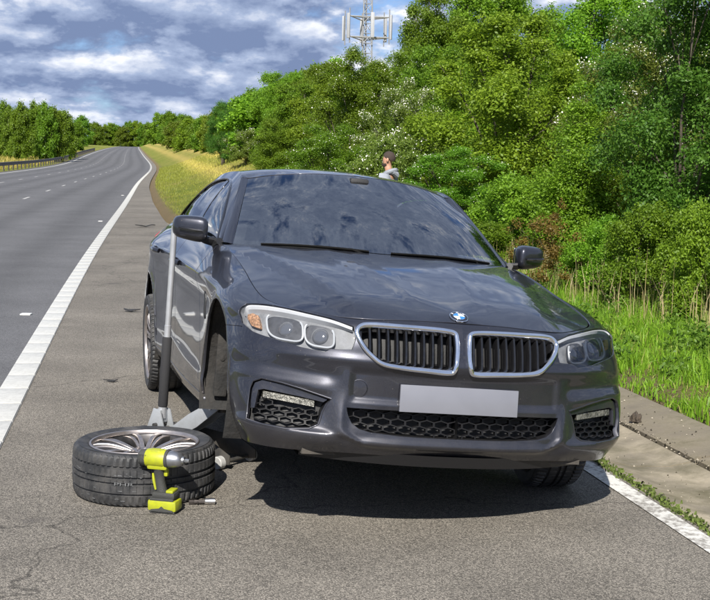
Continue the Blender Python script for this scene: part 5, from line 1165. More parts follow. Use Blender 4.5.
for ch, a in (('B', 140), ('M', 90), ('W', 40)):
    fc = bpy.data.curves.new('letter', 'FONT'); fc.body = ch; fc.size = .0125; fc.align_x = 'CENTER'; fc.align_y = 'CENTER'; fc.extrude = .0003
    to = bpy.data.objects.new('letter', fc); col.objects.link(to)
    dg = bpy.context.evaluated_depsgraph_get(); me = bpy.data.meshes.new_from_object(to.evaluated_get(dg)); bpy.data.objects.remove(to)
    me.materials.clear(); me.materials.append(M_white); me.transform(rm @ Matrix.Translation((.032*math.cos(R(a)), .032*math.sin(R(a)), .0046)) @ Matrix.Rotation(R(a-90), 4, 'Z')); csub('letter', me, bd)

# ---- under the skin: floor, wells, nose carrier, cabin
mb = MB(); mb.box((-1.55, 0, .20), (4.6, 1.25, .06)); mb.box((-1.5, 0, .23), (1.9, 1.66, .05)); mb.box((.45, 0, .30), (.55, 1.1, .2)); mb.box((-3.6, 0, .40), (.5, 1.4, .3)); mb.box((.30, 0, .58), (.5, 1.2, .3)); cb(mb, 'underbody', M_grime, smooth=False)
for cx, cz in ((AFX, .34), (-2.975, ARZ)):
    for sd in (-1, 1):
        mb = MB(); V = []; F = []; n = 26
        for k in range(n+1):
            a = R(-25 + 230*k/n)
            for y in (.915, .60): V.append((cx + .42*math.cos(a), sd*y, cz + .42*math.sin(a)))
        for k in range(n): F.append((2*k, 2*k+1, 2*k+3, 2*k+2))
        V.append((cx, sd*.60, cz)); F += [(2*k+1, len(V)-1, 2*k+3) for k in range(n)]; mb.add(V, F)
        V = []; 
        cb(mb, 'wheel_arch_liner', M_liner)
for sd in (-1, 1):
    mb = MB()
    for k in range(6): mb.box((-.335 + .012*k, sd*.70, .27 + .045*k), (.05, .16, .016), bev=.005)
    mb.box((-.325, sd*.815, .40), (.02, .07, .34), bev=.008); mb.lathe([(.0, -.014), (.013, -.014), (.013, .0), (.0, .002)], 10, 0, Matrix.Translation((-.310, sd*.815, .42)), axis='x'); cb(mb, 'liner_bracket', M_liner)
dsh = MB(); dsh.box((-.80, 0, .885), (.42, 1.38, .16), bev=.05); dsh.box((-.66, 0, .90), (.40, 1.30, .10), bev=.04); dsh.box((-.93, -.38, .965), (.18, .40, .06), bev=.03); dash = cb(dsh, 'dashboard', M_dash)
mb = MB(); rmw = Matrix.Translation((-1.12, -.38, .90)) @ Matrix.Rotation(R(-65), 4, 'Y')
mb.tube([rmw @ Vector((.185*math.cos(a), .185*math.sin(a), 0)) for a in np.linspace(0, 2*PI, 36)], .016, 8, caps=False); mb.lathe([(.0, .0), (.06, .0), (.065, -.03), (.03, -.06)], 16, 0, rmw); mb.tube([rmw @ Vector((-.18, 0, 0)), rmw @ Vector((.18, 0, 0))], .016, 6); mb.tube([rmw @ Vector((0, -.18, 0)), rmw @ Vector((0, 0, 0))], .016, 6); cb(mb, 'steering_wheel', M_trim)
for y in (-.38, .38):
    mb = MB(); mb.box((-1.55, y, .55), (.52, .50, .22), bev=.08); s_o = cb(mb, 'front_seat', M_leather)
    mb = MB(); bk = Matrix.Translation((-1.88, y, .88)) @ Matrix.Rotation(R(-18), 4, 'Y'); mb.box((0, 0, 0), (.17, .50, .66), 0, bk, bev=.075); mb.box((.07, .20, -.02), (.10, .10, .52), 0, bk, bev=.045); mb.box((.07, -.20, -.02), (.10, .10, .52), 0, bk, bev=.045); cb(mb, 'backrest', M_leather, s_o)
    mb = MB(); mb.box((.0, 0, .43), (.12, .27, .19), 0, bk, bev=.055); mb.tube([bk @ Vector((0, -.07, .30)), bk @ Vector((0, -.07, .40))], .008, 6); mb.tube([bk @ Vector((0, .07, .30)), bk @ Vector((0, .07, .40))], .008, 6); cb(mb, 'headrest', M_leather, s_o)
mb = MB(); mb.box((-2.55, 0, .52), (.5, 1.3, .2), bev=.06); rs = cb(mb, 'rear_seat', M_leather); mb = MB(); mb.box((0, 0, 0), (.16, 1.32, .62), 0, Matrix.Translation((-2.90, 0, .82)) @ Matrix.Rotation(R(-22), 4, 'Y'), bev=.06); cb(mb, 'backrest', M_leather, rs)
mb = MB(); mb.box((-1.85, 0, 1.365), (.85, .90, .02)); mb.box((-2.35, 0, 1.35), (.5, .90, .02)); cb(mb, 'headliner', M_leather, smooth=False)
mb = MB(); mb.box((-1.20, 0, 1.29), (.04, .24, .07), bev=.02); mb.tube([(-1.19, 0, 1.31), (-1.13, 0, 1.385)], .015, 8); mb.box((-1.11, 0, 1.375), (.10, .11, .05), bev=.015); cb(mb, 'rear_view_mirror', M_dash)
for sd in (-1, 1):
    mb = MB(); mb.box((-1.6, sd*.80, .62), (1.9, .06, .66), bev=.02); cb(mb, 'door_lining', M_dash)

# ---- wheels
TW, TR, RR = .245, .338, .257
def tyre_mesh():
    # profile (radius, across) of half the tyre, from bead to tread middle; grooves are real
    hw = TW/2; side = [(RR-.004, hw*.80), (RR+.006, hw*.90), (RR+.014, hw*.93), (RR+.035, hw*.985), (RR+.055, hw*1.0), (TR-.028, hw*.985), (TR-.014, hw*.94)]
    tread = [(TR-.006, hw*.865, 1), (TR-.002, hw*.74, 1), (TR-.001, hw*.57, 1), (TR-.010, hw*.555, 0), (TR-.010, hw*.475, 0), (TR, hw*.46, 0), (TR+.0008, hw*.32, 0), (TR+.001, hw*.175, 0), (TR-.009, hw*.16, 0), (TR-.009, hw*.065, 0), (TR+.001, hw*.05, 0), (TR+.001, 0, 0)]
    prof = [(r, z, 0) for r, z in side] + tread; prof = prof + [(r, -z, s) for r, z, s in prof[:-1]][::-1]
    nb = 68; L = len(prof); V = []; F = []; sub = (0, .10, .22, .6)
    for b in range(nb):
        for t in sub:
            for r, z, s in prof:
                a = 2*PI*(b + t)/nb + z*.35*(1 if s else .2)
                cut = .0085 if (s and t in (0, .10)) else 0
                if not s and t == .10 and abs(z) < hw*.45 and r > TR-.004: cut = .0035
                V.append((math.cos(a)*(r-cut), math.sin(a)*(r-cut), z))
    n = nb*4
    for i in range(n):
        j = (i+1) % n
        for q in range(L-1): F.append((i*L+q, i*L+q+1, j*L+q+1, j*L+q))
    return mesh('tyre', V, F, M_tyre, True, 28)
TYRE = tyre_mesh()
def rim_parts():
    parts = []
    mb = MB(); mb.lathe([(RR+.004, .112), (RR+.006, .104), (RR-.004, .100), (RR-.012, .085), (RR-.022, .03), (RR-.03, -.06), (RR-.012, -.10), (RR+.004, -.112)], 72); parts.append(('barrel', mesh('barrel', mb.V, mb.F, M_rimd, True, 40)))
    mb = MB(); mb.lathe([(RR+.0045, .1125), (RR+.001, .1165), (RR-.006, .1155), (RR-.011, .108), (RR-.012, .098)], 72); parts.append(('rim_lip', mesh('rim_lip', mb.V, mb.F, M_rimb, True, 40)))
    mb = MB(); mb.lathe([(.085, .02), (.083, .055), (.076, .068), (.062, .072), (.036, .070), (.033, .062)], 40); mb.lathe([(.033, .064), (.032, .069), (.0, .071)], 30, 1)
    for k in range(5):
        a = 2*PI*k/5+PI/5; mb.lathe([(.0, .060), (.010, .060), (.010, .0735), (.0125, .0735), (.0125, .068)], 10, 1, Matrix.Translation((.056*math.cos(a), .056*math.sin(a), 0)))
    parts.append(('hub_centre', mesh('hub_centre', mb.V, mb.F, [M_rimb, M_gloss], True, 40)))
    # five twin spokes; each limb splits towards the lip
    for k in range(5):
        for sgn in (-1, 1):
            mb = MB()
            for lane, (a_in, a_out, w0, w1) in enumerate(((.10, .245, .0125, .0105), (.22, .44, .0085, .0090))):
                a0 = 2*PI*k/5; pts = []
                for t in np.linspace(0, 1, 9):
                    r = .060 + (RR-.010-.060)*t; an = a0 + sgn*(a_in + (a_out-a_in)*t**1.3 + (.35*(1-t)**2)*(.5 if lane == 0 else 1)*.6)
                    z = .070 + .022*math.sin(PI*min(1, t*.75)) + .012*t - (.006 if lane else 0); pts.append((r, an, z, w0*(1-t)+w1*t + .004*max(0, t-.85)/.15))
                V = []; F = []; mi = []
                for i, (r, an, z, w) in enumerate(pts):
                    c = Vector((r*math.cos(an), r*math.sin(an), z)); tg = Vector((-math.sin(an), math.cos(an), 0))
                    for dw, dz in ((-w*1.15, -.034), (-w, -.002), (-w*.8, .0015), (w*.8, .0015), (w, -.002), (w*1.15, -.034)): V.append(c + tg*dw + Vector((0, 0, dz)))
                for i in range(8):
                    for q in range(5): F.append((i*6+q, i*6+q+1, i*6+6+q+1, i*6+6+q)[::-1]); mi.append(1 if q in (1, 2, 3) else 0)
                o = len(mb.V); mb.V += [tuple(v) for v in V]; mb.F += [tuple(o+i for i in f) for f in F]; mb.M += mi
            parts.append(('spoke', mesh('spoke', mb.V, mb.F, [M_rimd, M_rimb], True, 40, mi=mb.M)))
    return parts
RIM = rim_parts()
def add_wheel(root, mw=None, steer=0):
    """tyre and rim; under a thing they are parts, under a wheel part they are sub-parts"""
    for n, me in [('tyre', TYRE)] + RIM: link(n, me, root, mw)
wheelM = {}
for nm, x, y, rot in (('rear right', -2.975, -.795, 11), ('rear left', -2.975, .795, 40), ('front left', 0, .808, 0)):
    sd = -1 if y < 0 else 1
    # axis of the wheel points outwards
    mw = Matrix.Translation((x, y, .334)) @ Matrix.Rotation(R(-6) if nm == 'front left' else 0, 4, 'Z') @ Matrix.Rotation(-sd*PI/2, 4, 'X') @ Matrix.Rotation(R(rot), 4, 'Z')
    hubm = MB(); hubm.lathe([(.0, .05), (.07, .05), (.07, -.02), (.17, -.02), (.17, -.045), (.0, -.045)], 40)
    wo = link('wheel', mesh('wheel', hubm.V, hubm.F, M_steel, True, 40), car, mw); wo['label'] = 'wheel fitted at the ' + nm
    add_wheel(wo)
# bare hub where the wheel has been taken off: disc, hub face, studs, caliper, strut
hz = Matrix.Translation((0, -.765, .285)) @ Matrix.Rotation(PI/2, 4, 'X')
hub = link('brake_disc', MB().lathe([(.165, -.035), (.172, -.035), (.172, -.010), (.165, -.010), (.09, -.010), (.085, .012), (.080, .028), (.034, .028), (.034, .040), (.0, .042)], 48, 0).build('tmp', M_steel).data, car, POSE @ hz); bpy.data.objects.remove([o for o in bpy.data.objects if o.name.startswith('tmp')][0])
hub['label'] = 'rusty bare brake disc and hub where the wheel is missing'
for k in range(5):
    a = 2*PI*k/5; mb = MB(); mb.lathe([(.0, .02), (.007, .02), (.007, .050), (.0, .052)], 8, 0, Matrix.Translation((.056*math.cos(a), .056*math.sin(a), 0))); mb.build('wheel_bolt_seat', M_steel, hub)
mb = MB(); mb.box((.165, .02, -.022), (.10, .20, .085), bev=.02); mb.build('brake_caliper', M_steel, hub)
mb = MB(); mb.tube([(-.02, .0, -.06), (.0, -.02, -.09), (.0, .38, -.12)], [.05, .05, .045], 12); mb.tube([(-.25, -.05, -.28), (-.05, -.04, -.09)], .02, 8); mb.tube([(.2, -.06, -.3), (.03, -.04, -.08)], .022, 8); mb.build('suspension_strut', M_grime, hub)

# the left front corner of the real body stands out a little more than the right one
for o in list(car.children_recursive):
    top = o
    while top.parent is not car: top = top.parent
    if top.name.startswith(('wheel.', 'brake')) or top.name == 'wheel' or o.type != 'MESH' or o.name.startswith('number_plate') or top.name.startswith('number_plate'): continue
    me = o.data
    n = len(me.vertices); co = np.zeros(n*3); me.vertices.foreach_get('co', co); co = co.reshape(-1, 3)
    y = co[:, 1]; f = ss(co[:, 0], -.9, 0.)
    dy = f*(.020*ss(y, .52, .88)*ss(co[:, 2], .18, .40) + .010*ss(y, -.80, -.88))
    if np.abs(dy).max() > 1e-6: co[:, 1] += dy; me.vertices.foreach_set('co', co.ravel()); me.update()
# ================================================================ THINGS ROUND THE CAR
def zr(x, y): return float(rZ(y)[0])
# ---- the wheel that came off, lying face up
wl_ = empty('car_wheel', (-1.0, 5.656, 0), R(25), 'loose alloy wheel with black tyre lying flat on the tarmac beside the car', 'wheel')
add_wheel(wl_, Matrix.Translation((0, 0, TW/2 + .001)))
def text_mesh(body, size):
    fc = bpy.data.curves.new('t', 'FONT'); fc.body = body; fc.size = size; fc.align_x = 'CENTER'; fc.align_y = 'CENTER'; to = bpy.data.objects.new('t', fc); col.objects.link(to)
    dg = bpy.context.evaluated_depsgraph_get(); me = bpy.data.meshes.new_from_object(to.evaluated_get(dg)); bpy.data.objects.remove(to); return me
M_chalk = simple('tyre_marking', (.12, .124, .128), .8, var=.3, vscale=120)
me = text_mesh('PHR', .034); me.materials.clear(); me.materials.append(M_chalk)
a0 = R(-90-25-6)
for v in me.vertices:
    a = a0 + v.co.x*1.5/TR; z = .112 + v.co.y*.62; rr = TR + .0022; v.co = (rr*math.cos(a), rr*math.sin(a), z)
link('tread_marking', me, wl_)
mb = MB(); rnd = random.Random(3)
for k in range(26):
    a = R(-90-25) + rnd.uniform(-1.15, .2); z = rnd.choice((.040, .078, .150, .155)) + rnd.uniform(-.008, .008); da = rnd.uniform(.02, .06); rr = TR + .0022
    mb.add([(rr*math.cos(a), rr*math.sin(a), z), (rr*math.cos(a+da), rr*math.sin(a+da), z+rnd.uniform(-.002, .002)), (rr*math.cos(a+da), rr*math.sin(a+da), z+.002), (rr*math.cos(a), rr*math.sin(a), z+.002)], [(0, 1, 2, 3)])
mb.build('paint_scuffs', M_chalk, wl_, False)

# ---- cordless impact wrench standing on its battery
M_lime = simple('lime_plastic', (.33, .36, .010), .42, var=.08, vscale=20, bump=.08, bscale=200, dirt=((.12, .12, .05), .35, 30)); M_grip = simple('grip_rubber', (.035, .036, .034), .7, bump=.3, bscale=250, var=.15)
M_gun = simple('gun_metal', (.32, .33, .35), .35, .85, var=.15, vscale=30)
wr = empty('impact_wrench', (-.842, 5.285, 0), R(-14), 'lime yellow cordless impact wrench standing on its battery in front of the loose tyre', 'power tool'); wr.scale = (1.14, 1.08, 1.05)
mb = MB(); mb.box((0, 0, .034), (.120, .076, .046), 0, bev=.010); mb.box((0, 0, .0085), (.108, .070, .015), 1, bev=.005); mb.box((-.002, 0, .060), (.100, .070, .012), 1, bev=.004)
for s in (-1, 1): mb.prism([(-.045, .014), (-.010, .020), (.0, .030), (.012, .020), (.047, .014), (.047, .006), (-.045, .006)], 0, .0016, 1, Matrix.Translation((0, s*.0385, .004)) @ Matrix.Rotation(PI/2, 4, 'X'))
mb.build('battery', [M_lime, M_grip], wr)
mb = MB(); mb.box((.004, 0, .078), (.096, .066, .028), 1, bev=.010); mb.box((.030, 0, .096), (.030, .060, .012), 0, bev=.004); mb.build('foot', [M_lime, M_grip], wr)
mb = MB(); mb.tube([(-.010, 0, .078), (-.016, 0, .105), (-.022, 0, .140), (-.024, 0, .172), (-.022, 0, .198)], [.024, .0215, .0205, .022, .027], 14, 0, flat=1.12); 
mb.build('handle', M_grip, wr)
mb = MB(); mb.tube([(-.032, -.0185, .10), (-.041, -.0165, .14), (-.044, -.017, .17)], [.004, .006, .004], 8); mb.build('handle_insert', M_lime, wr)
mb = MB(); mb.box((.006, 0, .172), (.016, .020, .030), bev=.006); mb.build('trigger', M_lime, wr)
mb = MB(); mb.lathe([(.0, -.078), (.024, -.078), (.034, -.070), (.037, -.055), (.037, -.045)], 24, 1, Matrix.Translation((-.030, 0, .232)), axis='x'); mb.lathe([(.037, -.045), (.040, -.040), (.041, .030), (.038, .040)], 24, 0, Matrix.Translation((-.030, 0, .232)), axis='x')
mb.box((-.024, 0, .205), (.085, .060, .034), 0, bev=.010); mb.box((-.038, 0, .258), (.055, .045, .028), 0, bev=.008)
for k in range(5): mb.box((-.096+.007*k, -.034, .235), (.0025, .006, .034), 1)
mb.build('motor_housing', [M_lime, M_grip], wr)
mb = MB(); mb.lathe([(.041, .038), (.041, .048), (.039, .050)], 24, 1, Matrix.Translation((-.030, 0, .232)), axis='x'); mb.lathe([(.037, .050), (.036, .066), (.031, .088), (.024, .100), (.017, .104), (.015, .112), (.0, .112)], 24, 0, Matrix.Translation((-.030, 0, .232)), axis='x'); mb.box((.092, 0, .232), (.022, .013, .013), 0, bev=.002); mb.build('nose_cone', [M_gun, M_grip], wr)

# ---- socket on a jointed adaptor
M_skt = simple('socket_steel', (.42, .41, .40), .3, .95, var=.2, vscale=40); M_skd = simple('socket_dark', (.08, .07, .065), .45, .8, var=.3, vscale=40)
sk = empty('socket_adaptor', (-.690, 5.41, 0), R(4), 'small steel socket with a dark joint lying right of the impact wrench', 'socket')
mb = MB(); mb.lathe([(.0, .012), (.0135, .012), (.0155, .016), (.0155, .060), (.0120, .060), (.0120, .040), (.0, .040)], 20, 0, Matrix.Translation((0, 0, .0156)), axis='x'); mb.build('socket', M_skt, sk)
mb = MB(); mb.tube([(.014, 0, .0150), (-.010, 0, .0130), (-.034, .004, .0125)], [.0115, .0100, .0120], 10); mb.box((-.046, .006, .0112), (.030, .022, .0215), 0, bev=.004); mb.tube([(-.020, -.014, .0135), (-.020, .016, .0135)], .005, 8); mb.build('joint', M_skd, sk)

# ---- trolley jack under the sill
M_jack = simple('jack_paint', (.34, .36, .385), .42, .25, var=.15, vscale=9, dirt=((.10, .09, .075), .4, 9)); M_jd = simple('jack_dark', (.045, .044, .043), .55, .3, var=.3, vscale=12, dirt=((.14, .12, .09), .4, 8))
M_pole = simple('jack_pole', (.50, .51, .53), .30, .6, var=.12, vscale=12); M_foam = simple('foam_sleeve', (.016, .016, .018), .85, bump=.25, bscale=160); M_caster = simple('caster', (.33, .33, .32), .6, var=.2, vscale=30)
jk = empty('trolley_jack', (-.615, 6.175, 0), math.atan2(-.6, .8), 'grey trolley jack with tall upright handle lifting the car sill', 'jack')
mb = MB()
for s in (-1, 1): mb.prism([(.055, .075), (-.06, .125), (-.50, .150), (-.60, .115), (-.60, .060), (-.44, .045), (.0, .020), (.055, .028)], s*.100-.004, s*.100+.004, 0, Matrix.Rotation(PI/2, 4, 'X') , bev=.002)
mb.box((-.42, 0, .085), (.16, .19, .05), 0, bev=.01); mb.box((-.585, 0, .075), (.03, .20, .06), 0, bev=.006); mb.build('frame', M_jd, jk)
mb = MB(); mb.tube([(0, -.12, .033), (0, .12, .033)], .011, 8); mb.build('axle', M_jd, jk)
for s in (-1, 1):
    mb = MB(); mb.lathe([(.0, -.020), (.030, -.020), (.034, -.016), (.034, .016), (.030, .020), (.0, .020)], 24, 0, Matrix.Translation((0, s*.122, .035)), axis='y'); mb.build('roller', M_caster, jk)
    mb = MB(); mb.lathe([(.0, -.012), (.026, -.012), (.028, -.009), (.028, .009), (.026, .012), (.0, .012)], 18, 0, Matrix.Translation((-.575, s*.125, .030)), axis='y'); mb.box((-.56, s*.125, .060), (.05, .03, .03), 1, bev=.006); mb.build('rear_caster', [M_caster, M_jd], jk)
mb = MB(); am = Matrix.Translation((-.42, 0, .115)) @ Matrix.Rotation(-math.atan2(.20, .33), 4, 'Y')
for s in (-1, 1): mb.prism([(-.02, -.035), (.20, -.045), (.385, -.030), (.405, .0), (.385, .030), (.18, .040), (-.02, .030)], s*.052-.006, s*.052+.006, 0, am @ Matrix.Rotation(PI/2, 4, 'X'), bev=.003)
mb.box((.17, 0, .018), (.24, .10, .008), 0, am, bev=.002); mb.build('lift_arm', M_jack, jk)
for q, (a, b) in enumerate(((.345, .0), (.385, .0))):
    mb = MB(); mb.tube([am @ Vector((a, -.066, 0)), am @ Vector((a, .066, 0))], .009, 10); mb.build('arm_pin', M_pole, jk)
mb = MB(); mb.lathe([(.0, .315), (.046, .315), (.050, .322), (.050, .345), (.044, .350), (.040, .340), (.0, .338)], 28, 0, Matrix.Translation((-.095, 0, 0))); mb.lathe([(.0, .27), (.022, .27), (.026, .315), (.0, .315)], 14, 0, Matrix.Translation((-.095, 0, 0))); mb.build('saddle', M_jd, jk)
# yoke and handle
hb = Vector((-.530, -.020, .150)); ht = Vector((-.500, .046, 1.235))
mb = MB()
for s in (-1, 1): mb.prism([(-.075, -.03), (.060, -.03), (.030, .075), (-.022, .085)], s*.036-.005, s*.036+.005, 0, Matrix.Translation(hb + Vector((0, 0, .005))) @ Matrix.Rotation(PI/2, 4, 'X'), bev=.002)
mb.box((hb.x-.005, hb.y, hb.z+.045), (.045, .066, .075), 0, bev=.008); mb.tube([(hb.x, hb.y-.06, hb.z), (hb.x, hb.y+.06, hb.z)], .012, 10, 1); mb.build('handle_yoke', [M_jack, M_jd], jk)
hd = ht - hb
mb = MB(); mb.tube([hb + hd*.03, hb + hd*.09], .0225, 16, 0); mb.build('handle_socket', M_pole, jk)
mb = MB(); mb.tube([hb + hd*.43, hb + hd*.50, hb + hd*.502, hb + hd], [.0185, .0185, .0165, .0165], 16, 0); pole = mb.build('handle_pole', M_pole, jk)
mb = MB(); mb.tube([hb + hd*.085, hb + hd*.095, hb + hd*.435, hb + hd*.442], [.022, .0265, .0265, .022], 18); mb.build('foam_sleeve', M_foam, jk)
mb = MB(); mb.tube([(-.66, -.13, .118), (-.55, -.05, .128), (-.47, .06, .126), (-.40, .14, .13)], .011, 8); mb.box((-.60, -.09, .13), (.03, .04, .02), 0, bev=.005); mb.box((-.50, .05, .136), (.06, .05, .022), 0, bev=.006); mb.build('pump_linkage', M_jd, jk)

# ---- scraps on the shoulder, clod on the channel
M_scrap = simple('scrap_rubber', (.020, .020, .021), .7, bump=.5, bscale=60)
def scrap(x, y, s, seed, rz, label):
    rnd = random.Random(seed); n = 9; poly = []
    for k in range(n):
        a = 2*PI*k/n; r = s*rnd.uniform(.35, 1.0); poly.append((r*math.cos(a)*1.7, r*math.sin(a)*.6))
    mb = MB(); mb.prism(poly, 0, s*.12, bev=s*.02); 
    for i, v in enumerate(mb.V): mb.V[i] = (v[0], v[1], v[2] + s*.30*abs(math.sin(v[0]/s*1.3)))
    o = mb.build('rubber_scrap', M_scrap); o.location = (x, y, zr(x, y)); o.rotation_euler = (0, 0, rz); tag(o, label, 'debris', 'scraps of rubber on the shoulder')
scrap(-2.43, 12.93, .085, 1, R(-20), 'long black rubber shard on the hard shoulder level with the rear wheel')
scrap(-5.05, 28.6, .16, 2, R(30), 'black rubber scrap far back on the hard shoulder by the edge line')
scrap(-1.76, 8.60, .05, 3, R(10), 'small flat black scrap just behind the loose tyre')
M_clod = simple('clod', (.055, .042, .03), .95, bump=.9, bscale=80, var=.4, vscale=40)
bm = bmesh.new(); bmesh.ops.create_icosphere(bm, subdivisions=3, radius=.032); rnd = random.Random(9)
for v in bm.verts: v.co *= 1 + .35*math.sin(v.co.x*160+1)*math.sin(v.co.y*140) + rnd.uniform(-.12, .12); v.co.z = max(-.012, v.co.z*1.3)
o = MB().bm(bm).build('soil_clod', M_clod); xx = float(rX(7.30)[0]); o.location = (1.75, 7.30, .055); tag(o, 'dark clod of earth lying on the concrete channel beside the car', 'clod')

# ---- person standing behind the car
def skin_mesh(pts, edges, rad, sub=2, root=0):
    me = bpy.data.meshes.new('s'); me.from_pydata(pts, edges, []); o = bpy.data.objects.new('s', me); col.objects.link(o)
    m = o.modifiers.new('skin', 'SKIN'); m.use_smooth_shade = True; m.branch_smoothing = .4
    sv = me.skin_vertices[0].data
    for i, r in enumerate(rad): sv[i].radius = (r, r) if not isinstance(r, tuple) else r
    sv[root].use_root = True
    s = o.modifiers.new('sub', 'SUBSURF'); s.levels = sub; s.render_levels = sub
    dg = bpy.context.evaluated_depsgraph_get(); out = bpy.data.meshes.new_from_object(o.evaluated_get(dg)); bpy.data.objects.remove(o); return out
M_skin = simple('skin', (.42, .23, .15), .5, var=.08, vscale=20); M_hair = simple('hair', (.040, .026, .019), .75, bump=.8, bscale=220); M_hood = simple('hoodie', (.23, .25, .285), .9, var=.1, vscale=18, bump=.5, bscale=120); M_jean = simple('jeans', (.03, .036, .055), .85, var=.2, bump=.3, bscale=200); M_shoe = simple('shoes', (.03, .03, .03), .6)
px, py = .44, 17.0
ps = empty('person', (px, py, ground_z(px, py)), R(-24), 'person with short dark hair and beard in a grey hoodie standing behind the car', 'person'); ps.scale = (.94, .94, .94)
B = dict(pel=((0,0,.95),.135), bel=((0,0,1.10),.125), che=((.0,0,1.32),.145), nb=((.01,0,1.47),.070), nk=((-.005,0,1.545),.056), jaw=((-.025,0,1.605),.068), hm=((-.012,0,1.675),.088), ht=((.0,0,1.735),.072))
for s, t in ((1, 'l'), (-1, 'r')):
    B.update({'hip'+t: ((0,.095*s,.90),.092), 'kn'+t: ((-.015,.10*s,.50),.060), 'an'+t: ((.01,.10*s,.09),.042), 'to'+t: ((-.15,.115*s,.035),.036), 'sh'+t: ((.005,.165*s,1.415),.070), 'el'+t: ((.035,.225*s,1.14),.046), 'wr'+t: ((-.07,.215*s,.92),.030), 'pa'+t: ((-.10,.21*s,.85),.036)})
    for k in range(4): B['f%d%s' % (k, t)] = ((-.115-.018*(k-1.5), (.205+.004*k)*s, .800-.004*abs(k-1.5)), .010); B['g%d%s' % (k, t)] = ((-.100-.018*(k-1.5), (.200+.004*k)*s, .755+.006*abs(k-1.2)), .008)
    B['th'+t] = ((-.140, .19*s, .835), .011); B['ti'+t] = ((-.150, .185*s, .795), .009)
E_ = [('pel','bel'),('bel','che'),('che','nb'),('nb','nk'),('nk','jaw'),('jaw','hm'),('hm','ht')]
for t in 'lr':
    E_ += [('pel','hip'+t),('hip'+t,'kn'+t),('kn'+t,'an'+t),('an'+t,'to'+t),('che','sh'+t),('sh'+t,'el'+t),('el'+t,'wr'+t),('wr'+t,'pa'+t),('pa'+t,'th'+t),('th'+t,'ti'+t)]
    for k in range(4): E_ += [('pa'+t,'f%d%s' % (k, t)), ('f%d%s' % (k, t),'g%d%s' % (k, t))]
keys = list(B)
def sub_skin(kk, grow=0., scale=None):
    kk = [k for k in keys if k in kk]; return skin_mesh([B[k][0] for k in kk], [(kk.index(a), kk.index(b)) for a, b in E_ if a in kk and b in kk], [B[k][1]+grow for k in kk])
me = sub_skin(keys)
for v in me.vertices:          # a face: nose, brow, chin to the front (-x); flatter cheeks
    c = v.co
    if c.z > 1.56:
        c.y *= .90
        if c.x < -.05: c.x -= .020*math.exp(-((c.z-1.655)/.018)**2 - (c.y/.014)**2) + .008*math.exp(-((c.z-1.60)/.02)**2 - (c.y/.03)**2)
me.materials.clear(); me.materials.append(M_skin); link('body', me, ps)
kk = ['pel', 'bel', 'che', 'nb'] + [a+t for t in 'lr' for a in ('sh', 'el', 'wr')]; me = sub_skin(kk, .020); me.materials.clear(); me.materials.append(M_hood); hoodo = link('hoodie', me, ps)
mb = MB(); mb.tube([(.085*math.cos(a)+.03, .105*math.sin(a), 1.475 + .035*math.cos(a)) for a in np.linspace(0, 2*PI, 24)], .034, 8, caps=False); mb.tube([(.10, -.07, 1.48), (.125, 0, 1.44), (.10, .07, 1.48)], [.03, .05, .03], 8); mb.build('hood', M_hood, hoodo)
kk = ['pel'] + [a+t for t in 'lr' for a in ('hip', 'kn', 'an')]; me = sub_skin(kk, .016); me.materials.clear(); me.materials.append(M_jean); link('trousers', me, ps)
for s in (1, -1):
    mb = MB(); mb.box((-.055, .108*s, .048), (.27, .098, .085), bev=.035); mb.build('shoe', M_shoe, ps)
bm = bmesh.new(); bmesh.ops.create_icosphere(bm, subdivisions=4, radius=1)
for v in bm.verts: v.co = (v.co.x*.103 + .004, v.co.y*.083, v.co.z*.104 + 1.688)
bmesh.ops.delete(bm, geom=[v for v in bm.verts if v.co.z < 1.690 - .5*(v.co.x+.02) or v.co.z < 1.635 or (v.co.x < -.066 and v.co.z < 1.74)], context='VERTS'); MB().bm(bm).build('hair', M_hair, ps)
bm = bmesh.new(); bmesh.ops.create_icosphere(bm, subdivisions=4, radius=1)
for v in bm.verts: v.co = (v.co.x*.074 - .036, v.co.y*.066, v.co.z*.060 + 1.600)
bmesh.ops.delete(bm, geom=[v for v in bm.verts if v.co.z > 1.615 or v.co.x > -.005], context='VERTS'); MB().bm(bm).build('beard', M_hair, ps)
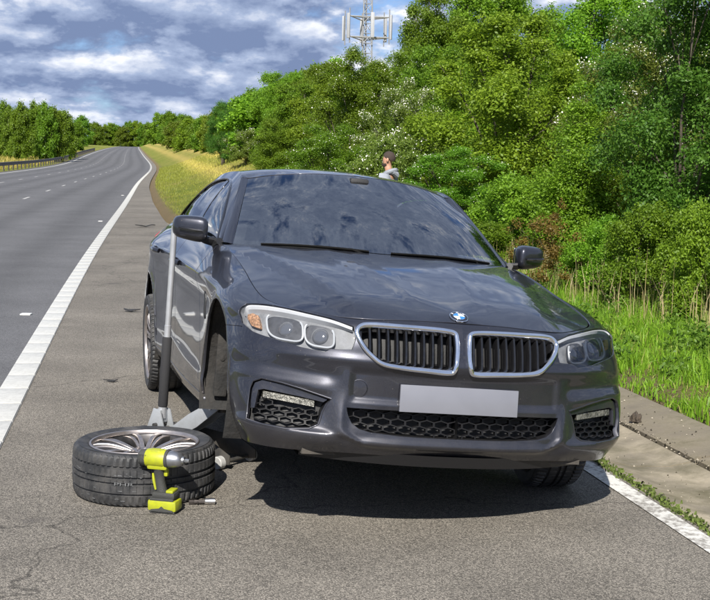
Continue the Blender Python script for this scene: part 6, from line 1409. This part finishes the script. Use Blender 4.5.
for s in (1, -1):
    bm = bmesh.new(); bmesh.ops.create_icosphere(bm, subdivisions=2, radius=1)
    for v in bm.verts: v.co = (v.co.x*.020 + .012, v.co.y*.010 + s*.080, v.co.z*.032 + 1.660)
    MB().bm(bm).build('ear', M_skin, ps)

# ---- phone mast beyond the trees
M_mast = simple('mast_steel', (.25, .255, .26), .5, .4, var=.1); M_ant = simple('antenna', (.34, .35, .37), .5, var=.05)
mx, my = .55, 95.0; mz = ground_z(mx, my)
ma = empty('phone_mast', (mx, my, mz), R(12), 'grey steel phone mast with panel antennas above the trees', 'mast')
mb = MB(); H = 17.0 - mz
legs = [(.34*math.cos(a), .34*math.sin(a)) for a in (R(90), R(210), R(330))]
for x, y in legs: mb.tube([(x*1.6, y*1.6, 0), (x, y, H)], .055, 6)
nz = 18
for i in range(nz):
    z0, z1 = H*i/nz, H*(i+1)/nz; f0, f1 = 1.6-.6*i/nz, 1.6-.6*(i+1)/nz
    for k in range(3):
        a, b = legs[k], legs[(k+1) % 3]; mb.tube([(a[0]*f0, a[1]*f0, z0), (b[0]*f1, b[1]*f1, z1)], .026, 4); mb.tube([(a[0]*f0, a[1]*f0, z0), (b[0]*f0, b[1]*f0, z0)], .026, 4)
mb.build('lattice', M_mast, ma)
zf = 12.9 - mz
for dz in (-.8, .75):
    mb = MB()
    pts = [(1.75*math.cos(a), 1.75*math.sin(a), zf+dz) for a in (R(90), R(210), R(330), R(90))]; mb.tube(pts, .05, 6)
    for k in range(3): mb.tube([(0, 0, zf+dz), pts[k]], .05, 6)
    mb.build('head_frame', M_mast, ma)
for k in range(6):
    a = R(30+60*k); mb = MB(); rm = Matrix.Translation((1.85*math.cos(a), 1.85*math.sin(a), zf)) @ Matrix.Rotation(a, 4, 'Z'); mb.box((.10, 0, 0), (.14, .28, 1.9), 0, rm, bev=.05); mb.tube([rm @ Vector((-.04, 0, -1.3)), rm @ Vector((-.04, 0, 1.35))], .045, 8, 1); mb.build('antenna_panel', [M_ant, M_mast], ma)
